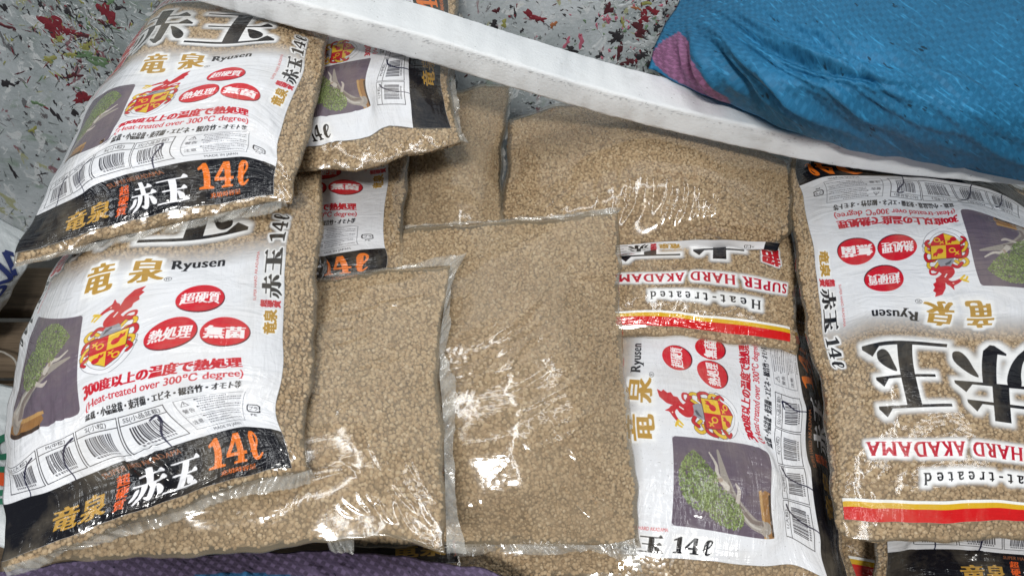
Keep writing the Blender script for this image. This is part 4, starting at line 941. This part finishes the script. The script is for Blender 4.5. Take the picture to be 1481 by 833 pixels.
# ------------------------------------------------------------------ white beam
def beam_material():
    t = NT('chipped_white_paint'); pos = t.n('TexCoord').outputs['Object']; n = t.noise(45, 5, 0.7, pos)
    col = t.ramp(t.noise(5, 4, 0.6, pos), [(0.3, lin((222, 225, 228))), (0.7, lin((238, 240, 241)))])
    col = t.mix(t.ramp(t.noise(140, 3, 0.7, pos), [(0.27, 0.8), (0.31, 0.0)]), col, lin((96, 90, 84)))
    col = t.mix(t.ramp(t.noise(14, 5, 0.7, t.mapping(pos, (1, 1, 3))), [(0.56, 0.0), (0.75, 0.3)]), col, lin((166, 164, 158)))
    fine = t.noise(260, 3, 0.6, pos)
    b = t.n('BsdfPrincipled', i_Roughness=0.5); t.set(b.inputs['Base Color'], col)
    t.set(b.inputs['Normal'], t.bump(t.math('ADD', n, t.math('MULTIPLY', fine, 0.4)), 0.35, 0.004)); return t.done(b)
EDGE = [(150, -75, .440), (290, -36, .465), (398, -7, .485), (600, 47, .535), (750, 93, .58), (900, 137, .625), (1080, 180, .672), (1253, 213, .698), (1440, 232, .710), (1560, 240, .715)]
ax_ = []
for px, py, dr in EDGE:
    d = rays(px, py); ax_.append(d * (dr / -d[2]) + np.array([0, 0, ZC]))
ax_ = spline(np.array(ax_), 26)
beam = thing('white_beam', 'white painted wooden beam running slantwise over the bags', 'beam')
V, F = [], []
tan = np.gradient(ax_, axis=0); tan[:, 2] = 0; tan /= np.linalg.norm(tan, axis=1)[:, None]
back = np.stack([-tan[:, 1], tan[:, 0], 0 * tan[:, 0]], -1); back *= np.sign(back[:, 1:2])
sec = []
Wd, Ht, R_ = 0.078, 0.040, 0.005
for (cx, cz, a0) in ((R_, -R_, 90), (Wd - R_, -R_, 0), (Wd - R_, -Ht + R_, -90), (R_, -Ht + R_, -180)):
    for k in range(5):
        a = math.radians(a0 + 90 - 22.5 * k) if a0 == 90 else math.radians(a0 + 90 - 22.5 * k); sec.append((cx + R_ * math.cos(a), cz + R_ * math.sin(a)))
m = len(sec)
for k, (c, bk) in enumerate(zip(ax_, back)):
    for x, z in sec:
        q = Vector(c * 60) + Vector((x * 300, z * 300, 0)); j = 0.0007 * mnoise.noise(q) + 0.0006 * mnoise.noise(q * 3.1)
        V.append(c + bk * (x + j) + np.array([0, 0, z + j]))
n = len(ax_); ii = np.arange(n - 1)[:, None] * m + np.arange(m)[None]; jj = np.arange(n - 1)[:, None] * m + (np.arange(m)[None] + 1) % m
F = [np.stack([ii, jj, jj + m, ii + m], -1).reshape(-1, 4)]
o = mesh_obj('beam_timber', V, F + [], beam_material(), beam); 
bm = bmesh.new(); bm.from_mesh(o.data); bmesh.ops.holes_fill(bm, edges=[e for e in bm.edges if e.is_boundary]); bmesh.ops.recalc_face_normals(bm, faces=bm.faces[:]); bm.to_mesh(o.data); bm.free()
# flaked ridge where two coats of paint end along the top arris
ridge, fr_ = [], []
rr = random.Random(4)
for k in range(6, n - 8):
    c, bk, tn = ax_[k], back[k], tan[k]
    for _ in range(2):
        p = c + tn * rr.uniform(-0.006, 0.006) + np.array([0, 0, -0.006 - abs(rr.gauss(0, 0.002)) - (rr.random() < .12) * rr.uniform(0, .012)]) - bk * 0.0002
        L, Hh = rr.uniform(0.0008, 0.003), rr.uniform(0.0002, 0.0006); a = tn * L; u = np.array([0, 0, Hh]); f = -bk * 0.0007; b0 = len(ridge)
        ridge += [p - a, p + a, p + a * .7 + u, p - a * .6 + u, p + f]
        fr_ += [(b0, b0 + 1, b0 + 4), (b0 + 1, b0 + 2, b0 + 4), (b0 + 2, b0 + 3, b0 + 4), (b0 + 3, b0, b0 + 4)]
fl = mesh_obj('paint_flakes', ridge, [np.array(fr_)], flat_mat('grey_paint_edge', (204, 206, 208), 0.6), beam, smooth=False); fl['kind'] = 'stuff'

# ------------------------------------------------------------------ woven sacks
def woven_material(name, rgb, rgb2, lo=0.0):
    t = NT(name); uv = t.mapping(t.n('TexCoord').outputs['UV'], (1, 1, 1), (0, 0, -0.55))
    wob = t.n('VectorMath', operation='ADD'); t.set(wob.inputs[0], uv); nz = t.n('TexNoise', i_Scale=14.0, i_Detail=2.0); t.set(nz.inputs['Vector'], uv)
    sc = t.n('VectorMath', operation='SCALE'); t.set(sc.inputs[0], nz.outputs['Color']); sc.inputs['Scale'].default_value = 0.010; t.set(wob.inputs[1], sc.outputs[0])
    v = wob.outputs[0]
    def wave(rot, s):
        w = t.n('TexWave', i_Scale=s, i_Distortion=0.6, i_Detail=1.0); w.wave_profile = 'SIN'; w.bands_direction = 'X'; t.set(w.inputs['Vector'], t.mapping(v, (1, 1, 1), (0, 0, rot))); return w.outputs['Fac']
    wx, wy = wave(0.0, 24.0), wave(math.pi / 2, 24.0)
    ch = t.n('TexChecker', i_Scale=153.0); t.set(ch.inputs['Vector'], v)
    weave = t.math('ADD', t.math('MULTIPLY', wx, ch.outputs['Fac']), t.math('MULTIPLY', wy, t.math('SUBTRACT', 1.0, ch.outputs['Fac'])))
    big = t.noise(4, 4, 0.6, uv)
    pk = t.n('Attribute', attribute_name='pink').outputs['Fac']
    base = t.ramp(big, [(0.3, lin(tuple(c * 0.8 for c in rgb))), (0.7, lin(rgb))])
    base = t.mix(t.math('MULTIPLY', t.ramp(t.noise(120, 2, 0.6, t.mapping(v, (0.3, 1.6, 1))), [(0.60, 0.0), (0.72, 0.32)]), 1.0), base, lin(tuple(min(255, c * 1.45 + 26) for c in rgb)))  # pale flecks: glints of the tape painted into the colour
    base = t.mix(t.math('MULTIPLY', ch.outputs['Fac'], 0.09), base, lin(tuple(min(255, c * 1.3 + 24) for c in rgb)))  # lighter squares: differing sheen of the tapes put into the colour
    base = t.mix(pk, base, t.mix(ch.outputs['Fac'], lin(rgb2), lin(tuple(c * 0.85 for c in rgb2))))
    gap = t.math('MULTIPLY', t.ramp(t.noise(75, 2, 0.6, t.mapping(v, (0.6, 1.4, 1))), [(0.68, 0.0), (0.72, 0.8)]), 1.0)
    col = t.mix(gap, base, lin(tuple(c * 0.25 for c in rgb)))
    b = t.n('BsdfPrincipled', i_Roughness=0.62); t.set(b.inputs['Base Color'], col); b.inputs['Specular IOR Level'].default_value = 0.3
    t.set(b.inputs['Normal'], t.bump(weave, 0.55, 0.0018)); return t.done(b)

def in_poly(px, py, P):
    c = np.zeros(px.shape, bool); P = np.array(P, float)
    for (x1, y1), (x2, y2) in zip(P, np.roll(P, -1, 0)):
        if y1 == y2: continue
        k = ((y1 > py) != (y2 > py)) & (px < (x2 - x1) * (py - y1) / (y2 - y1) + x1); c ^= k
    return c

def make_sack(label, ctrl, xr, yr, ref, drop, ax, ay, T, edges, mat, pink, creases, step=3.0, uvs=0.001, p=2.4, group='woven sacks'):
    pl = Plane(ref, drop, ax, ay); s = surface(ctrl, xr, yr, pl, T, edges, step, creases, 0.002, p, 0.006, 1.0)
    V, F, ring = shell(s['P'], T, 1, 0.5); nn = s['X'].size
    uv = np.zeros((len(V), 2)); uv[:nn, 0] = s['X'].ravel() * uvs; uv[:nn, 1] = s['Y'].ravel() * uvs; uv[nn:] = uv[np.resize(ring, len(V) - nn)]
    o = mesh_obj('woven_sack', V, F, mat, None, uv=uv)
    pk = np.zeros(len(V), np.float32)
    for P in pink: pk[:nn] = np.maximum(pk[:nn], in_poly(s['px'], s['py'], P).ravel())
    at = o.data.attributes.new('pink', 'FLOAT', 'POINT'); at.data.foreach_set('value', pk)
    c = V.mean(0); o.data.transform(__import__('mathutils').Matrix.Translation(-Vector(c))); o.location = c
    return tag(o, label, 'sack', group)

BL = [(0, 600, 936, 101), (40, 600, 978, 119), (120, 600, 1057, 152), (220, 600, 1151, 193), (330, 600, 1253, 221), (500, 600, 1422, 248), (560, 600, 1481, 260), (700, 600, 1610, 272), (0, 540, 945, 72), (0, 460, 962, 38), (0, 400, 978, 12), (0, 300, 992, -60), (330, 400, 1250, 30), (330, 300, 1245, -60), (560, 400, 1480, 60), (700, 400, 1615, 70), (700, 300, 1620, -50), (560, 500, 1480, 160), (120, 400, 1080, 5), (120, 500, 1066, 78), (220, 500, 1160, 105), (120, 300, 1095, -70)]
folds = []
fr2 = random.Random(21)
for k in range(44):                                     # gathers fan out of the tied corner
    u = k / 43.0; x0, y0 = 968 + 40 * u + fr2.uniform(-6, 6), 34 - 50 * u + fr2.uniform(-8, 8)
    a = math.radians(66 - 50 * u + fr2.uniform(-4, 4)); L = fr2.uniform(90, 190) + 190 * u
    st = fr2.uniform(0, 40) * (1 + u)
    folds.append((x0 + st * math.cos(a), y0 + st * math.sin(a), x0 + (st + L) * math.cos(a), y0 + (st + L) * math.sin(a), fr2.choice([1, -1]) * fr2.uniform(3.0, 8.0), fr2.uniform(3.5, 8.0)))
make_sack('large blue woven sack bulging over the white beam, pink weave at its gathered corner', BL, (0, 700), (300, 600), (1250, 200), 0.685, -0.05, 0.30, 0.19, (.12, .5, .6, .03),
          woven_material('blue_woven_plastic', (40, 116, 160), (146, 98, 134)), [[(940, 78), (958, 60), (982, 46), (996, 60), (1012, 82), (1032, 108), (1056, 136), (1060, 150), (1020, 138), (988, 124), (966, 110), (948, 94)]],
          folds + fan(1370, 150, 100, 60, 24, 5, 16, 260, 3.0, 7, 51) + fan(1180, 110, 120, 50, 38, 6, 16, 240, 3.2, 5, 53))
PU = [(0, 0, -60, 838), (80, 0, 14, 824), (250, 0, 189, 803), (390, 0, 331, 799), (600, 0, 543, 799), (680, 0, 614, 810), (760, 0, 700, 823), (820, 0, 760, 850), (0, 200, -90, 1010), (390, 200, 330, 1000), (820, 200, 790, 1010), (390, 100, 331, 890)]
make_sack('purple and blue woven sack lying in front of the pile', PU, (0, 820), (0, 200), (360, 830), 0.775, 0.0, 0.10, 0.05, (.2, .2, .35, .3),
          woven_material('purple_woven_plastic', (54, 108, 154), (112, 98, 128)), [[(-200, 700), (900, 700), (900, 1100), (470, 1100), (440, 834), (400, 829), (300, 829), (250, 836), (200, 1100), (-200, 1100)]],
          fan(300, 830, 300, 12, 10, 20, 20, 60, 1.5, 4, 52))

# two white sacks with printing at the pile's left side
def sack_print(o_name, label, ctrl, ref, drop, T, words, ax=0, ay=0, xr=(0, 200), yr=(0, 300)):
    t = NT(o_name); uv = t.n('TexCoord').outputs['UV']
    b = t.n('BsdfPrincipled', i_Roughness=0.45)
    t.set(b.inputs['Base Color'], t.ramp(t.noise(5, 4, 0.6, uv), [(0.3, lin((196, 202, 204))), (0.7, lin((222, 226, 228)))]))
    t.set(b.inputs['Normal'], t.bump(t.noise(30, 3, 0.6, uv), 0.4, 0.004)); mat = t.done(b)
    pl = Plane(ref, drop, ax, ay); s = surface(ctrl, xr, yr, pl, T, (.3, .2, .3, .3), 4.0, fan(*ref, 40, 60, 60, 40, 14, 50, 1.5, 4, 60), 0.002)
    V, F, ring = shell(s['P'], T); uv_ = np.zeros((len(V), 2)); uv_[:s['X'].size, 0] = s['X'].ravel() / 300; uv_[:s['X'].size, 1] = s['Y'].ravel() / 300
    root = thing('printed_sack', label, 'sack'); mesh_obj('sack_body', V, F, mat, root, uv=uv_)
    for kind, col, outline in words:                     # flat printed marks laid on the skin
        P = np.array(outline, float)
        if kind == 'line': P = spline(P, 8)
        f = s['f']; a, bq = f(P[:, 0], P[:, 1]); 
        sx = (P[:, 0] - xr[0]) / (xr[1] - xr[0]); sy = (P[:, 1] - yr[0]) / (yr[1] - yr[0])
        if kind == 'line':
            w = 5.5; d = np.gradient(P, axis=0); d /= np.linalg.norm(d, axis=1)[:, None]; nrm = np.stack([-d[:, 1], d[:, 0]], -1)
            L, Rr = P + nrm * w, P - nrm * w; Q = np.stack([L, (L + Rr) / 2, Rr])
        else:
            c = P.mean(0); Q = np.stack([P, c + (P - c) * .6, c + (P - c) * .02]); Q = np.concatenate([Q, Q[:, :1]], 1)
        a, bq = f(Q[..., 0], Q[..., 1]); sx = np.clip((Q[..., 0] - xr[0]) / (xr[1] - xr[0]), 0, 1); sy = np.clip((Q[..., 1] - yr[0]) / (yr[1] - yr[0]), 0, 1)
        h = T * prof(sx, .3, .2) * prof(sy, .3, .3) + 0.006 * np.sin(Q[..., 0] / 47. + 0) * np.sin(Q[..., 1] / 61. + 0) * (1 - np.abs(2 * sx - 1) ** 4) * (1 - np.abs(2 * sy - 1) ** 4)
        W3 = pl.hit(a, bq, h + 0.0022)
        mesh_obj('printed_mark', W3.reshape(-1, 3), [grid_faces(Q.shape[1], 3)], flat_mat('sack_ink', col, 0.5, 0.08), root)
    return root
NVY, GRN, ORG = (34, 48, 104), (40, 110, 84), (214, 84, 40)
# letters in sack coordinates (x across, y down the picture side)
sack_print('white_sack_blue_print', 'white sack with dark blue lettering wedged behind the top printed bag', [(0, 0, -160, 325), (140, 0, -6, 312), (200, 0, 52, 345), (0, 300, -160, 510), (140, 300, -16, 472), (200, 300, 8, 438), (100, 150, -40, 402), (170, 100, 16, 368), (200, 120, 40, 388), (200, 200, 20, 416)], (10, 390), 0.93, 0.05,
           [('line', NVY, [(182, 40), (196, 100)]), ('line', NVY, [(196, 100), (158, 96)]), ('line', NVY, [(158, 96), (184, 150)]), ('line', NVY, [(140, 120), (178, 160), (146, 176)]),
            ('line', NVY, [(140, 190), (172, 186), (168, 214), (136, 220)]), ('line', NVY, [(126, 236), (162, 234), (150, 260)])])
sack_print('white_sack_green_print', 'white sack with green lettering and an orange mark beside the slid bag', [(0, 0, -170, 560), (150, 0, -5, 555), (200, 0, 45, 560), (0, 300, -170, 800), (150, 300, -5, 790), (200, 300, 40, 800), (100, 150, -60, 670), (200, 150, 45, 680)], (5, 660), 0.88, 0.045,
           [('line', GRN, [(168, 92), (150, 108), (154, 132), (174, 126)]), ('line', GRN, [(174, 126), (176, 150), (152, 156)]), ('spot', ORG, [(148, 158), (166, 150), (176, 166), (168, 186), (150, 184)]), ('line', GRN, [(150, 200), (172, 196)]), ('line', GRN, [(150, 216), (170, 212)])])

# a stray wire lying on the pallet
pw = Plane((20, 520), 0.985)
wp = spline(np.array([pw.hit(np.array(px), np.array(py), np.array(0.006)) for px, py in [(-40, 500), (0, 508), (10, 512), (18, 517), (23, 524), (26, 536), (27, 548)]]), 8)
tg = np.gradient(wp, axis=0); tg /= np.linalg.norm(tg, axis=1)[:, None]; sd = np.cross(tg, [0, 0, 1.0]); sd /= np.linalg.norm(sd, axis=1)[:, None]; up = np.cross(sd, tg)
ang = np.linspace(0, 2 * np.pi, 8, endpoint=False); V = (wp[:, None] + 0.0016 * (sd[:, None] * np.cos(ang)[None, :, None] + up[:, None] * np.sin(ang)[None, :, None])).reshape(-1, 3)
n = len(wp); ii = np.arange(n - 1)[:, None] * 8 + np.arange(8)[None]; jj = np.arange(n - 1)[:, None] * 8 + (np.arange(8)[None] + 1) % 8
wo = mesh_obj('wire', V, [np.stack([ii, jj, jj + 8, ii + 8], -1).reshape(-1, 4)], flat_mat('grey_wire', (170, 164, 156), 0.5))
tag(wo, 'thin grey wire lying over the pallet boards', 'wire')
